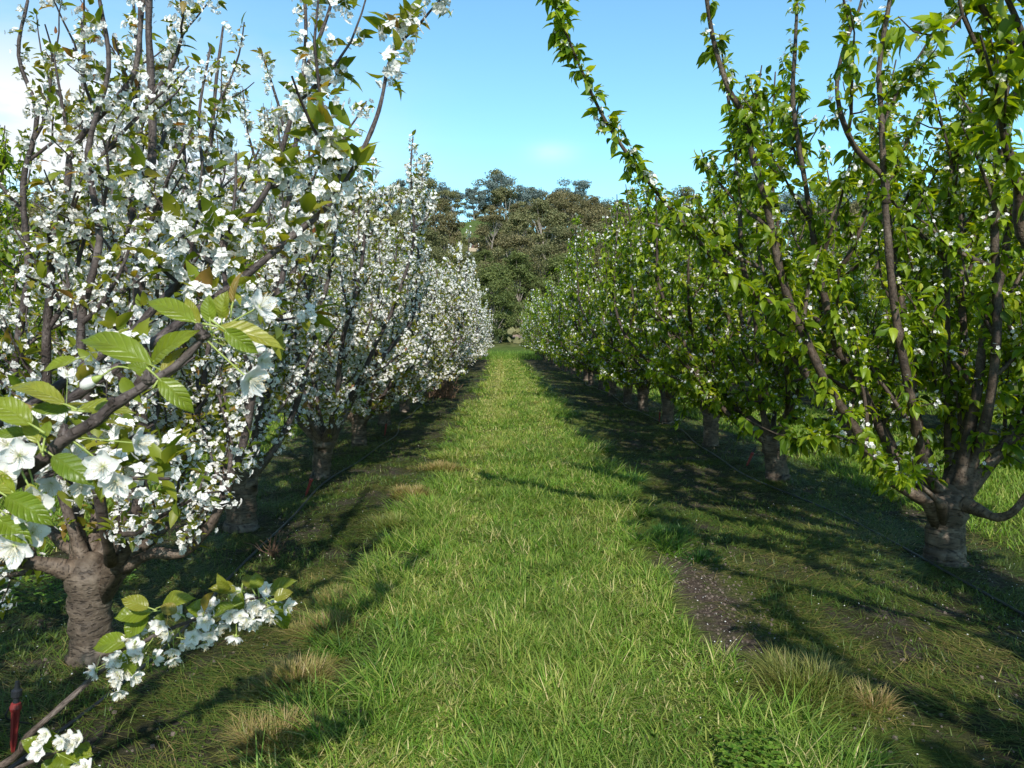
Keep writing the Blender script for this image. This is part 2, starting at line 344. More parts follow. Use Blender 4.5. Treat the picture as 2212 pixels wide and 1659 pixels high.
def cherry(name, seed, style, base, custom=(), n_limbs=9, az=None, lod=1, height=3.5, trunk_r=0.12, fork=0.44,
           flower_p=0.75, dens=1.0, spread=1.0, sub_n=(4,7), step=0.055, leaf_len=None, detail_limbs=True, lean=(0,0), skirt=0, R=None, sublen=1.0, zmin=0.5):
    """vase-pruned cherry: thing > trunk, limb..., leaves, blossoms"""
    rng = np.random.default_rng(seed)
    base = np.array(base, float)
    root = empty(name, base)
    bark = M['bark'] if style == 'white' else M['bark_r']
    sides = {0:10, 1:8, 2:5, 3:4}[lod]
    # trunk with flare and fork swelling
    tb = Buf()
    zz = np.array([-0.06, 0.0, 0.05, 0.12, 0.22, 0.32, 0.40, fork+0.02]); zz[-2] = fork-0.05
    rr = trunk_r*np.array([1.22, 1.10, 0.98, 0.92, 0.90, 0.97, 1.05, 0.70])
    pts = np.stack([lean[0]*zz/fork, lean[1]*zz/fork, zz], 1)
    pz = smooth_path(pts, 3); pz[:,:2] += rng.normal(size=(len(pz),2))*trunk_r*0.03; rz_ = np.interp(np.linspace(0, 1, len(pz)), np.linspace(0, 1, len(rr)), rr)
    tube(tb, pz, rz_, 20 if lod < 2 else 7, wob=0.055, rng=rng)
    tb.build('trunk', M['trunk'], root)
    top = np.array([lean[0], lean[1], fork])
    limbs = []
    for c in custom:
        pl = np.array(c['p'], float)-base
        r0 = c.get('r0', 0.035); r1 = c.get('r1', 0.012)
        pl = smooth_path(pl, 4)
        limbs.append((pl, np.linspace(r0, r1, len(pl))*0.78, c.get('sub', sub_n), c.get('cd', 1.0)))
    azs = az if az is not None else [2*math.pi*(i+rng.uniform(-0.3,0.3))/max(1,n_limbs) for i in range(n_limbs)]
    for i, a in enumerate(azs):
        inc = rng.uniform(0.55, 1.1)*spread if i%3 else rng.uniform(0.2, 0.5)*spread
        d = np.array([math.cos(a)*math.sin(inc), math.sin(a)*math.sin(inc), math.cos(inc)])
        s = top+np.array([math.cos(a), math.sin(a), 0])*trunk_r*0.55+np.array([0,0,rng.uniform(-0.08,0.0)])
        H = height*rng.uniform(0.8, 1.08)
        pl = grow(s, d, (H-fork)*rng.uniform(1.0,1.12), rng, up=0.95, wig=0.24, n=9)
        pl[:,2] = s[2]+(pl[:,2]-s[2])*(H-s[2])/max(0.5, pl[-1,2]-s[2])
        if R: pl = clampr(pl, R*0.86)
        pl = smooth_path(pl, 2)
        r0 = trunk_r*rng.uniform(0.16, 0.27)
        u = np.linspace(0, 1, len(pl))
        limbs.append((pl, r0*(1-u)**0.8+0.006, sub_n, 1.0))
    SP=[]; ST=[]; SR=[]; SC=[]
    allb = Buf(); LBS = []
    for li, (pl, rad, sn, cd) in enumerate(limbs):
        lb = Buf() if detail_limbs else allb
        r = rad.copy()
        Ls = np.concatenate([[0], np.cumsum(np.linalg.norm(np.diff(pl, axis=0), axis=1))])
        if np.hypot(pl[0,0], pl[0,1]) < trunk_r*1.6 and abs(pl[0,2]-fork) < 0.25: 
            r = np.minimum(r*(1+0.8*np.exp(-Ls/0.10))+0.008*np.exp(-Ls/0.06), trunk_r*0.50)
            pl = np.vstack([[pl[0,0]*0.35, pl[0,1]*0.35, min(pl[0,2], fork)-0.17], pl]); r = np.concatenate([[r[0]*0.9], r]); rad = np.concatenate([[rad[0]], rad])
            limbs[li] = (pl, rad, sn, cd)
        else: r[0] *= 1.3
        tube(lb, pl, r, sides, wob=0.10 if lod<2 else 0, rng=rng)
        p, t, rr_, u = walk(pl, rad, step/max(cd, 1.0), rng)
        k = (rr_ < 0.034)&(u > 0.10)&(p[:,2] > 0.5)
        SP.append(p[k]); ST.append(t[k]); SR.append(rr_[k]); SC.append(np.full(k.sum(), cd))
        ns_ = rng.integers(sn[0], sn[1]+1)
        for j in range(ns_):
            f = 0.14+(0.76 if li >= len(custom) else 0.64)*(j+rng.uniform(0,1))/ns_
            q = f*(len(pl)-1); i0 = int(q); s = pl[i0]+(pl[min(i0+1,len(pl)-1)]-pl[i0])*(q-i0)
            td = norm(pl[min(i0+1,len(pl)-1)]-pl[max(i0-1,0)])
            o = rng.normal(size=3); o -= td*np.dot(o, td); o = norm(o)
            ln_ = rng.uniform(0.45, 1.15)*(1.15-f*0.65)*(height/3.5)
            d = td*rng.uniform(0.45,0.9)+o*rng.uniform(0.6,0.95)+np.array([0,0,0.1])
            r0 = min(0.018, float(rad[i0])*0.7)
            if li < len(custom): ln_ *= sublen
            sb = grow(s, d, ln_, rng, up=0.75, wig=0.22, n=6)
            if R and li >= len(custom): sb = clampr(sb, R)
            tube(lb, sb, np.linspace(r0, 0.0035, len(sb)), max(4, sides-3) if lod<3 else 3, cap=False)
            p, t, rr_, u = walk(sb, np.linspace(r0, 0.0035, len(sb)), step*0.9, rng)
            k = u > 0.05
            SP.append(p[k]); ST.append(t[k]); SR.append(rr_[k]); SC.append(np.full(k.sum(), cd))
            if lod < 3:
                for _ in range(rng.integers(1, 4)):
                    w = rng.uniform(0.2, 0.8)*(len(sb)-1); i1 = int(w)
                    td2 = norm(sb[min(i1+1,len(sb)-1)]-sb[i1])
                    d2 = td2*0.8+rng.normal(size=3)*0.5
                    tw = grow(sb[i1], d2, rng.uniform(0.14,0.40), rng, up=0.6, wig=0.25, n=4)
                    tube(lb, tw, np.linspace(0.0055, 0.0028, len(tw)), 4 if lod<2 else 3, cap=False)
                    p, t, rr_, u = walk(tw, np.linspace(0.0055, 0.0028, len(tw)), step*0.8, rng)
                    SP.append(p); ST.append(t); SR.append(rr_); SC.append(np.full(len(p), cd))
        LBS.append(lb)
    if skirt:
        for j in range(skirt):
            a = 2*math.pi*(j+rng.uniform(-0.4,0.4))/skirt
            li = rng.integers(len(limbs)-min(len(limbs), 9), len(limbs)); pl, rad = limbs[li][0], limbs[li][1]
            i0 = int(rng.uniform(0.06, 0.30)*(len(pl)-1)); s = pl[i0]; rd_ = norm(np.array([s[0], s[1], 0.0])+1e-4)
            a = math.atan2(rd_[1], rd_[0])+rng.normal()*0.7
            sb = grow(s, (math.cos(a), math.sin(a), rng.uniform(-0.15, 0.55)), rng.uniform(0.6, 1.15)*spread, rng, up=0.55, wig=0.25, n=6)
            sb[:,2] = np.maximum(sb[:,2], zmin+0.1*np.sin(sb[:,0]*9+j))
            if R: sb = clampr(sb, R)
            kb_ = LBS[li]
            tube(kb_, sb, np.linspace(min(0.014, rad[i0]*0.8), 0.003, len(sb)), max(3, sides-4), cap=False)
            p, t, rr_, u = walk(sb, np.linspace(0.012, 0.003, len(sb)), step*0.8, rng); k = (u > 0.12)
            SP.append(p[k]); ST.append(t[k]); SR.append(rr_[k]); SC.append(np.full(k.sum(), 1.0))
            for _ in range(rng.integers(2, 5)):
                i1 = rng.integers(1, len(sb)-1)
                tw = grow(sb[i1], norm(sb[i1+1]-sb[i1])*0.7+rng.normal(size=3)*0.55, rng.uniform(0.18,0.45), rng, up=0.6, wig=0.25, n=4)
                tube(kb_, tw, np.linspace(0.005, 0.0028, len(tw)), 4 if lod<2 else 3, cap=False)
                p, t, rr_, u = walk(tw, np.linspace(0.0055, 0.0028, len(tw)), step*0.8, rng)
                SP.append(p); ST.append(t); SR.append(rr_); SC.append(np.full(len(p), 1.0))
    if detail_limbs:
        for lb in LBS: lb.build('limb', bark, root)
    else: allb.build('branches', bark, root)
    SP = np.concatenate(SP); ST = np.concatenate(ST); SR = np.concatenate(SR); SC = np.concatenate(SC)
    keep = rng.uniform(size=len(SP)) < dens*SC
    SP, ST, SR = SP[keep], ST[keep], SR[keep]
    n = len(SP)
    o = rng.normal(size=(n,3))+np.array([0,0,0.25]); o = norm(o-ST*np.sum(o*ST,1,keepdims=True))
    sp = SP+o*(SR[:,None]+rng.uniform(0.004, 0.02, (n,1)))
    # little spur stubs are covered by the leaf/flower bases
    # ---- leaves
    white = style == 'white'
    if leaf_len is None: leaf_len = 0.050 if white else 0.074
    kmin, kmax = ((2,5) if white else (4,7))
    if lod == 2: kmin, kmax = ((2,4) if white else (2,4))
    if lod == 3: kmin, kmax = ((1,3) if white else (1,3))
    cnt = rng.integers(kmin, kmax+1, n); idx = np.repeat(np.arange(n), cnt); m = len(idx)
    rv = rng.normal(size=(m,3))
    if white: d = norm(o[idx]*0.5+ST[idx]*0.35+rv*0.55+np.array([0,0,0.18]))
    else: d = norm(o[idx]*0.45+ST[idx]*0.1+rv*0.5+np.array([0,0,-0.35]))
    up = norm(np.array([0,0,1.0])+rng.normal(size=(m,3))*0.45)
    size = leaf_len*rng.uniform(0.45, 1.3, m)*rng.uniform(0.6, 1.25, n)[idx]*(1.0 if lod<2 else (1.25 if lod == 2 else 1.7))
    lbuf = Buf(); T = (LEAF_HI if white else LEAF_HI_D) if lod < 2 else LEAF_LO
    rnd = np.clip(rng.beta(2, 2, m)*0.9+rng.uniform(-0.1, 0.1, n)[idx]+0.05, 0, 1)
    lbuf.inst(T, sp[idx]+d*0.012, frame(d, up), size, rnd)
    lbuf.build('leaves', M['leaf_bronze'] if white else M['leaf_green'], root)
    # ---- blossoms
    clump = np.sin(SP[:,0]*3.1+seed)+np.sin(SP[:,1]*2.7+seed*2)+np.sin(SP[:,2]*3.3+seed*3)
    fp = flower_p*(1+0.22*clump)
    has = rng.uniform(size=n) < fp
    ids = np.where(has)[0]
    cr = {0:(5,10), 1:(5,10), 2:(3,7), 3:(2,4)}[lod]
    cr = cr if white else (max(2,cr[0]-2), max(3,cr[1]-4))
    idx = np.repeat(ids, rng.integers(cr[0], cr[1]+1, len(ids))); m = len(idx)
    rv = norm(rng.normal(size=(m,3)))
    fd = norm(rv*0.9+o[idx]*0.45+np.array([0,0,0.05]))
    fpz = sp[idx]+fd*rng.uniform(0.018, 0.048, (m,1))
    fb = Buf(); fs = {0:0.0148, 1:0.0160, 2:0.020, 3:0.031}[lod]
    fb.inst(FL1 if lod < 2 else (FL1 if (lod == 2 and white) else FL2), fpz, frame_z(fd, rng), fs*rng.uniform(0.75, 1.12, m), rng.uniform(0,1,m))
    fb.build('blossoms', M['petal'], root, smooth=False)
    root['_n'] = 0; del root['_n']
    return root

LX, RX = -1.95, 2.90
def S(*pts, **k):
    k['p'] = [P(*q) for q in pts]; return k
trees = []

# ---- left row, first tree fully in view
b = P(200, 1425, 3.43); b[2] = gz(b[0], b[1])
L1 = cherry('cherry_tree', 11, 'white', b, lod=0, trunk_r=0.100, fork=0.46, custom=[
    S((190,1235,3.43),(150,1120,3.40),(110,960,3.35),(100,752,3.3),(108,637,3.28),(115,532,3.25),(145,401,3.2),(163,311,3.2),(281,176,3.15),(303,60,3.15),(318,-120,3.1), r0=0.030, r1=0.011, cd=0.9),
    S((250,1215,3.40),(290,1130,3.25),(305,960,3.2),(300,760,3.15),(301,587,3.1),(321,451,3.1),(329,301,3.1),(326,150,3.1),(321,50,3.1),(326,-150,3.1), r0=0.036, r1=0.015, cd=0.75),
    S((265,1215,3.5),(282,1130,3.55),(305,940,3.6),(300,760,3.6),(296,567,3.6),(286,451,3.6),(288,301,3.6),(301,150,3.6),(303,0,3.6),(310,-100,3.6), r0=0.028, r1=0.011, cd=0.9),
    S((270,1225,3.4),(330,1195,3.3),(395,1195,3.3),(450,1140,3.3),(490,1060,3.3),(530,940,3.3),(560,780,3.3),(610,600,3.35),(625,430,3.35),(640,300,3.4),(660,90,3.4),(655,-60,3.4), r0=0.034, r1=0.008),
    S((262,1205,3.5),(326,1168,3.6),(371,1118,3.7),(396,1010,3.75),(430,880,3.8),(455,700,3.8),(450,520,3.8),(440,380,3.85),(430,250,3.85),(455,100,3.9), r0=0.028, r1=0.007),
    S((175,1240,3.4),(110,1222,3.35),(40,1212,3.3),(-60,1195,3.3),(-150,1120,3.3),(-200,900,3.2),(-190,600,3.2), r0=0.042, r1=0.012),
    S((190,1225,3.6),(90,1120,3.8),(40,980,3.9),(30,800,3.9),(60,600,3.9),(50,400,3.9),(80,250,3.9),(40,120,3.9),(60,0,3.9), r0=0.035, r1=0.009),
    S((240,1215,3.3),(215,1080,3.0),(190,900,2.9),(175,700,2.9),(215,520,2.9),(190,330,2.9),(235,150,2.9),(215,0,2.9), r0=0.030, r1=0.008, cd=0.8),
    ], n_limbs=4, az=[1.2, 2.0, 0.5, 2.9], height=3.1, flower_p=0.88, leaf_len=0.052, sub_n=(6,9), dens=0.70, step=0.045, skirt=5, R=1.2, sublen=0.85)
tag(L1, 'nearest white blossoming cherry with its whole striped trunk in view on the left', 'cherry tree', 'white blossoming cherry trees in the left row')

# ---- left row, trunk outside the frame on the left, boughs reach in close to the camera
b0 = np.array([-1.98, 0.95, 0.0])
L0 = cherry('cherry_tree', 5, 'white', b0, lod=0, trunk_r=0.11, custom=[
    dict(p=[(-1.93,1.0,0.46),(-1.6,1.1,0.85),P(0,1000,1.42),P(149,866,1.45),P(288,770,1.5),P(400,690,1.6),P(522,602,1.7),P(617,522,1.75),P(702,451,1.8),P(757,376,1.85),P(803,281,1.85),P(823,221,1.9),P(848,115,1.95),P(903,55,2.0),P(950,0,2.0)], r0=0.017, r1=0.0035, sub=(3,4), cd=1.25),
    dict(p=[(-1.93,1.05,0.46),(-1.7,1.4,0.9),P(20,900,1.95),P(187,790,2.05),P(288,714,2.1),P(366,632,2.15),P(477,532,2.2),P(567,426,2.25),P(602,341,2.3),P(617,296,2.3),P(647,190,2.3),P(667,135,2.3),P(702,50,2.3),P(735,-60,2.3)], r0=0.019, r1=0.006, sub=(4,6), cd=1.0),
    dict(p=[(-1.9,0.95,0.5),(-1.35,0.92,1.0),P(-60,1085,0.92),P(28,1036,0.90),P(104,984,0.89),P(139,949,0.88),P(208,908,0.88),P(243,877,0.88),P(295,845,0.88),P(322,825,0.88),P(381,790,0.88),P(440,728,0.88)], r0=0.0135, r1=0.0055, sub=(0,0), cd=0.0),
    dict(p=[(-1.9,1.0,0.40),(-1.5,1.3,0.42),P(-30,1675,1.45),P(60,1590,1.45),P(150,1510,1.48),P(230,1440,1.5),P(330,1375,1.5),P(430,1335,1.5),P(520,1300,1.5),P(585,1285,1.5)], r0=0.011, r1=0.003, sub=(0,0), cd=0.0),
    dict(p=[(-1.9,1.0,0.40),(-1.45,1.2,0.30),P(-60,1720,1.40),P(20,1670,1.36),P(90,1635,1.36),P(150,1615,1.36)], r0=0.010, r1=0.003, sub=(0,0), cd=0.0),
    ], n_limbs=8, az=[2.0, 2.6, 3.2, 3.8, 4.4, 1.75, 4.9, 5.4], height=2.9, spread=0.8, flower_p=0.88, leaf_len=0.058, dens=0.80, step=0.048, R=1.0, sublen=0.38)
tag(L0, 'white blossoming cherry reaching in from the left edge with close large leaved boughs', 'cherry tree', 'white blossoming cherry trees in the left row')

# ---- right row, first tree fully in view
b = P(2040, 1225, 4.85); b[2] = gz(b[0], b[1])
R1 = cherry('cherry_tree', 21, 'green', b, lod=0, trunk_r=0.128, fork=0.47, custom=[
    S((2015,1085,4.8),(1950,1055,4.75),(1880,1000,4.7),(1850,930,4.65),(1790,840,4.6),(1740,730,4.6),(1708,662,4.6),(1680,560,4.6),(1658,452,4.6),(1623,326,4.6),(1608,251,4.6),(1573,191,4.55),(1542,90,4.55),(1527,0,4.5),(1520,-80,4.5), r0=0.046, r1=0.013, sub=(5,7), cd=1.3),
    S((1725,700,4.6),(1708,664,4.6),(1673,657,4.5),(1608,622,4.4),(1557,577,4.3),(1497,507,4.25),(1427,426,4.2),(1347,321,4.15),(1297,241,4.1),(1251,140,4.05),(1216,50,4.0),(1195,-30,4.0), r0=0.022, r1=0.007, sub=(0,0), cd=2.6),
    S((2050,1080,4.85),(2000,1020,4.8),(1982,940,4.7),(1962,832,4.6),(1934,677,4.6),(1919,527,4.6),(1909,376,4.6),(1904,251,4.6),(1899,150,4.6),(1915,40,4.6),(1934,-60,4.6), r0=0.042, r1=0.015, sub=(4,6), cd=1.0),
    S((1915,440,4.6),(1909,385,4.6),(1849,321,4.55),(1818,251,4.5),(1808,176,4.5),(1828,90,4.5),(1859,10,4.5),(1870,-60,4.5), r0=0.026, r1=0.010, sub=(2,3), cd=0.7),
    S((2030,1080,4.9),(1940,1000,5.0),(1859,832,5.0),(1808,752,5.0),(1783,652,5.0),(1763,552,5.0),(1740,400,5.0),(1713,226,5.0),(1718,100,5.0),(1723,-20,5.0), r0=0.045, r1=0.012),
    S((2065,1080,4.85),(2110,980,4.8),(2144,832,4.7),(2154,652,4.7),(2149,502,4.7),(2164,351,4.7),(2190,226,4.7),(2212,100,4.7),(2230,0,4.7), r0=0.045, r1=0.014, cd=0.8),
    S((2055,1085,5.0),(2050,960,5.1),(2046,832,5.1),(2044,602,5.1),(2049,451,5.1),(2059,351,5.1),(2109,261,5.05),(2175,186,5.0),(2230,60,5.0), r0=0.042, r1=0.012),
    S((2080,1085,4.75),(2110,1100,4.65),(2155,1118,4.5),(2200,1095,4.4),(2240,1020,4.35),(2260,850,4.3),(2280,600,4.3), r0=0.042, r1=0.016, sub=(0,0), cd=0.2),
    S((2035,1090,4.7),(1975,1040,4.5),(1900,1000,4.35),(1850,960,4.25),(1790,940,4.15),(1740,950,4.1), r0=0.020, r1=0.005, sub=(1,2), cd=1.1),
    S((2020,1080,5.0),(1930,960,5.3),(1850,800,5.6),(1700,620,5.7),(1600,560,5.7),(1520,520,5.6),(1400,480,5.5), r0=0.035, r1=0.008),
    ], n_limbs=7, az=[0.2, 0.7, 1.2, 1.7, 2.3, 5.6, 6.0], height=3.9, flower_p=0.34, leaf_len=0.070, sub_n=(6,9), dens=0.92, step=0.046, skirt=0, R=1.65, sublen=0.85, spread=1.1)
tag(R1, 'nearest fully visible green leaved cherry with thick pale trunk, right of the lane', 'cherry tree', 'green leafed cherry trees in the right row')

# ---- right row, trunk outside the frame
R0 = cherry('cherry_tree', 31, 'green', (2.95, 2.35, 0.0), lod=0, trunk_r=0.13, custom=[
    dict(p=[(2.9,2.4,0.5),(2.6,2.6,1.1),P(2240,560,2.9),P(2200,400,2.85),P(2160,250,2.8),P(2190,120,2.75),P(2130,30,2.7),P(2080,-60,2.7)], r0=0.035, r1=0.010, sub=(3,4), cd=0.9),
    dict(p=[(2.9,2.3,0.5),(2.5,2.2,1.2),P(2290,500,2.3),P(2250,300,2.25),P(2225,120,2.2),P(2150,-60,2.2)], r0=0.030, r1=0.008, sub=(3,4), cd=0.9),
    ], n_limbs=5, az=[0.3, 1.0, 5.3, 6.0, 0.0], height=3.7, spread=0.8, flower_p=0.22, leaf_len=0.070, dens=0.88, step=0.055, R=1.3, sublen=0.7)
tag(R0, 'green leaved cherry hanging in at the top right corner, its trunk outside the frame', 'cherry tree', 'green leafed cherry trees in the right row')

WG = 'white blossoming cherry trees in the left row'; GG = 'green leafed cherry trees in the right row'
b = P(522, 1145, 5.78); b[2] = 0
L2 = cherry('cherry_tree', 41, 'white', b, lod=1, n_limbs=10, trunk_r=0.125, height=3.35, flower_p=0.95, leaf_len=0.056, spread=1.1, step=0.042, sub_n=(6,9), skirt=7, zmin=0.7, R=1.2)
tag(L2, 'white blossoming cherry with shaded trunk just behind the nearest one on the left', 'cherry tree', WG)
b = P(692, 1035, 7.87); b[2] = 0
L3 = cherry('cherry_tree', 43, 'white', b, lod=1, n_limbs=10, trunk_r=0.105, height=3.5, flower_p=0.95, leaf_len=0.056, spread=1.1, step=0.042, sub_n=(6,9), skirt=9, zmin=0.6, R=1.2, lean=(0.05,0))
tag(L3, 'white blossoming cherry on a leaning reddish trunk just behind a red peg', 'cherry tree', WG)
b = P(1680, 1040, 7.76); b[2] = 0
R2 = cherry('cherry_tree', 51, 'green', b, lod=1, n_limbs=10, trunk_r=0.125, fork=0.5, height=3.6, flower_p=0.36, dens=1.0, spread=1.15, step=0.055, sub_n=(7,10), skirt=6, R=1.42, zmin=0.85, lean=(-0.06,0))
tag(R2, 'green leaved cherry with kinked pale trunk beside the nearest red peg on the right', 'cherry tree', GG)
b = P(1535, 965, 10.2); b[2] = 0
R3 = cherry('cherry_tree', 53, 'green', b, lod=1, n_limbs=11, trunk_r=0.11, fork=0.5, height=3.7, flower_p=0.36, dens=1.0, spread=1.15, step=0.055, sub_n=(7,10), skirt=6, R=1.42, zmin=0.85)
tag(R3, 'green leaved cherry with short pale dappled trunk, next behind the kinked one', 'cherry tree', GG)

index_kids()
for (src, x, y, rz, lab, grp) in [(R2, RX+0.12, -0.15, 1.3, 'green leaved cherry level with the camera on the right, out of frame', GG),
                             (L2, LX, -1.45, 0.6, 'white blossoming cherry behind the camera on the left, out of frame', WG)]:
    c = copy_tree(src); c.location = (x, y, 0); c.rotation_euler = (0,0,rz); tag(c, lab, 'cherry tree', grp)
# mid and far prototypes (placed on the first use, then copied)
def protos(style, base_seed, lod, k, **kw):
    return [cherry('cherry_tree', base_seed+i, style, (0,0,0), lod=lod, n_limbs=[10,11,9][i%3], trunk_r=0.115, detail_limbs=(lod<2), **kw) for i in range(k)]
W_mid = protos('white', 61, 2, 3, height=3.15, flower_p=0.88, leaf_len=0.055, spread=1.15, step=0.042, sub_n=(7,10), skirt=14, R=1.2)
W_far = protos('white', 71, 3, 2, height=3.1, flower_p=0.90, leaf_len=0.055, spread=1.15, step=0.050, sub_n=(6,9), skirt=14, R=1.2)
G_mid = protos('green', 81, 2, 3, height=3.7, flower_p=0.38, spread=1.2, step=0.048, sub_n=(7,10), skirt=11, fork=0.5, R=1.42, zmin=0.78)
G_far = protos('green', 91, 3, 2, height=3.7, flower_p=0.26, spread=1.2, step=0.055, sub_n=(6,9), skirt=11, fork=0.5, R=1.42, zmin=0.78)
index_kids()
used = set()
rp = random.Random(4)
def place(pool, x, y, label, group, sc=1.0):
    src = pool[rp.randrange(len(pool))]
    o = src if src.name not in used else copy_tree(src)
    used.add(src.name); used.add(o.name)
    o.location = (x, y, float(gz(x, y))-0.01); o.rotation_euler = (0,0,rp.uniform(0, 6.28)); s = sc*rp.uniform(0.93, 1.07)
    o.scale = (s, s, s*rp.uniform(0.95, 1.05))
    tag(o, label, 'cherry tree', group); return o
left_y = [10.3, 12.7, 15.1, 17.5, 19.9]; y = 22.3
while y < 62: left_y.append(y); y += 2.4
right_y = [12.9, 15.0, 16.9, 18.9, 21.2]; y = 23.6
while y < 62: right_y.append(y); y += 2.4
LL = ['white blossoming cherry beside the farther red peg of the left row',
      'fifth white blossoming cherry down the left row, trunk hidden by low blossom',
      'sixth white blossoming cherry down the left row, beside brown weeds at its foot']
for i, yy in enumerate(left_y):
    lab = LL[i] if i < len(LL) else 'white blossoming cherry crowded in the far distance of the left row'
    place(W_mid if yy < 24 else W_far, LX+rp.uniform(-0.08,0.08), yy, lab, WG)
RL = ['green leaved cherry in front of the farther red peg of the right row',
      'fifth green leaved cherry down the right row, brown lit trunk under a drooping crown',
      'sixth green leaved cherry down the right row, thin pale trunk']
for i, yy in enumerate(right_y):
    lab = RL[i] if i < len(RL) else 'green leaved cherry crowded in the far distance of the right row'
    place(G_mid if yy < 24 else G_far, RX+rp.uniform(-0.08,0.08), yy, lab, GG)
SP_ROW = 4.85
for k, (x, y0, y1) in enumerate([(LX-SP_ROW, 3.0, 56), (LX-2*SP_ROW, 7.5, 56), (LX-3*SP_ROW, 14, 56),
                                 (RX+SP_ROW, 5.2, 60), (RX+2*SP_ROW, 9.5, 60), (RX+3*SP_ROW, 15, 60)]):
    y = y0; left = x < 0; n = (k%3)+2
    word = {2:'second', 3:'third', 4:'fourth'}[n]
    while y < y1:
        pool = (G_mid if y < 16 else G_far)
        side = 'left' if left else 'right'
        place(pool, x+rp.uniform(-0.1,0.1), y, f'leafy cherry in the {word} row to the {side}, glimpsed behind nearer rows',
              f'cherry trees in the {word} row on the {side}', 1.0 if not left else 0.98)
        y += 2.45 if y < 30 else 3.2

# ------------------------------------------------------------------ close-up leaves and flowers on L0
def close_leaf(base, tip, w, up, rnd, curl=0.12, fold=0.35, name='leaf', parent=None):
    """detailed leaf from base point to tip point (world), half-width w"""
    base = np.array(base); tip = np.array(tip); ax = tip-base; L = np.linalg.norm(ax); d = ax/L
    up = np.array(up, float); x = norm(np.cross(d, up)); z = np.cross(x, d)
    nu, nv = 26, 9
    V=[]; LC=[]
    for i in range(nu):
        t = i/(nu-1)
        prof = (math.sin(math.pi*min(1, t**0.86))**0.78)*(1-0.30*t) if t < 1 else 0
        if t > 0.86: prof *= ((1-t)/0.14)**0.65*0.9+0.1*(1-t)/0.14
        ww = w*prof*(1+0.045*(i%2)) + 0.0006
        arch = curl*L*math.sin(math.pi*t)
        tail = -0.05*L*t*t
        for j in range(nv):
            s = -1+2*j/(nv-1)
            zz = arch+tail+abs(s)**1.3*ww*fold+0.030*w*math.sin(t*62-abs(s)*9)*(abs(s)**0.5)+0.06*w*math.sin(t*11+s*3+rnd*9)
            V.append(base+d*(t*L)+x*(s*ww*math.cos(fold*0.6))+z*zz); LC.append((t, s, rnd))
    q = [(i*nv+j, i*nv+j+1, (i+1)*nv+j+1, (i+1)*nv+j) for i in range(nu-1) for j in range(nv-1)]
    b = Buf(); b.add(np.array(V)-b0, [np.array(q)], LC)
    # petiole
    pet = smooth_path([base-d*0.018-z*0.002, base-d*0.006, base+d*0.006+z*(fold*0.0)], 3)
    tube(b, pet-b0, np.linspace(0.0016, 0.0009, len(pet)), 5, mi=1)
    return b.build(name, [M['leaf_close'], M['stem']], parent)

def flower_meshes(seed):
    """one detailed five-petalled blossom, radius 1 facing +Z, and its stamens"""
    rng = np.random.default_rng(seed); b = Buf()
    for k in range(5):
        a = k*2*math.pi/5+rng.uniform(-0.12,0.12); cup = rng.uniform(0.15,0.50); tw = rng.uniform(-0.25,0.25)
        nu, nv = 7, 7; V=[]; LC=[]
        ca, sa = math.cos(a), math.sin(a)
        for i in range(nu):
            t = i/(nu-1)
            ww = 0.42*math.sin(math.pi*(0.10+0.80*t**0.8))**0.8*(1.0 if i else 0.35)
            for j in range(nv):
                s = -1+2*j/(nv-1)
                r = 0.08+0.92*t-0.10*t*s*s-(0.07*t**6*(1-abs(s))**2)
                z = cup*t**1.4*0.8+0.16*s*s*t-0.10*math.sin(math.pi*t)+0.05*math.sin(3*s+k+4*t)*t+tw*s*0.25*t
                lx, ly = r, s*ww
                V.append((lx*ca-ly*sa, lx*sa+ly*ca, z)); LC.append((t, s, rng.uniform(0,0.3)))
        q = [(i*nv+j, i*nv+j+1, (i+1)*nv+j+1, (i+1)*nv+j) for i in range(nu-1) for j in range(nv-1)]
        b.add(V, [np.array(q)], LC)
        # sepal
        tube(b, [(0.05*ca,0.05*sa,-0.05),(0.26*ca,0.26*sa,-0.16),(0.34*ca,0.34*sa,-0.24)], [0.07,0.06,0.01], 5, mi=1)
    tube(b, [(0,0,0.02),(0,0,-0.12),(0,0,-0.30),(0,0,-0.36)], [0.10,0.14,0.10,0.04], 8, mi=1)   # calyx cup
    s = Buf()
    for k in range(26):
        a = rng.uniform(0, 6.28); sp_ = rng.uniform(0.15, 0.62); h = rng.uniform(0.50, 0.88)
        p0 = np.array([0.05*math.cos(a), 0.05*math.sin(a), 0]); p2 = np.array([sp_*math.cos(a), sp_*math.sin(a), h])
        p1 = (p0+p2)/2+np.array([0,0,0.06])
        tube(s, smooth_path([p0,p1,p2], 2), 0.011, 4, cap=False)
        tube(s, [p2-np.array([0,0,0.015]), p2+np.array([0,0,0.012]), p2+np.array([0,0,0.035])], [0.014,0.026,0.010], 5, mi=1)
    return b, s
FLM = []
for sd in range(5):
    fb, sb = flower_meshes(100+sd)
    o1 = fb.build('flower', [M['petal_close'], M['stem']]); o2 = sb.build('stamens', [M['stamen'], M['anther']])
    FLM.append((o1.data, o2.data)); bpy.data.objects.remove(o1); bpy.data.objects.remove(o2)
frng = np.random.default_rng(77); fcount = [0]
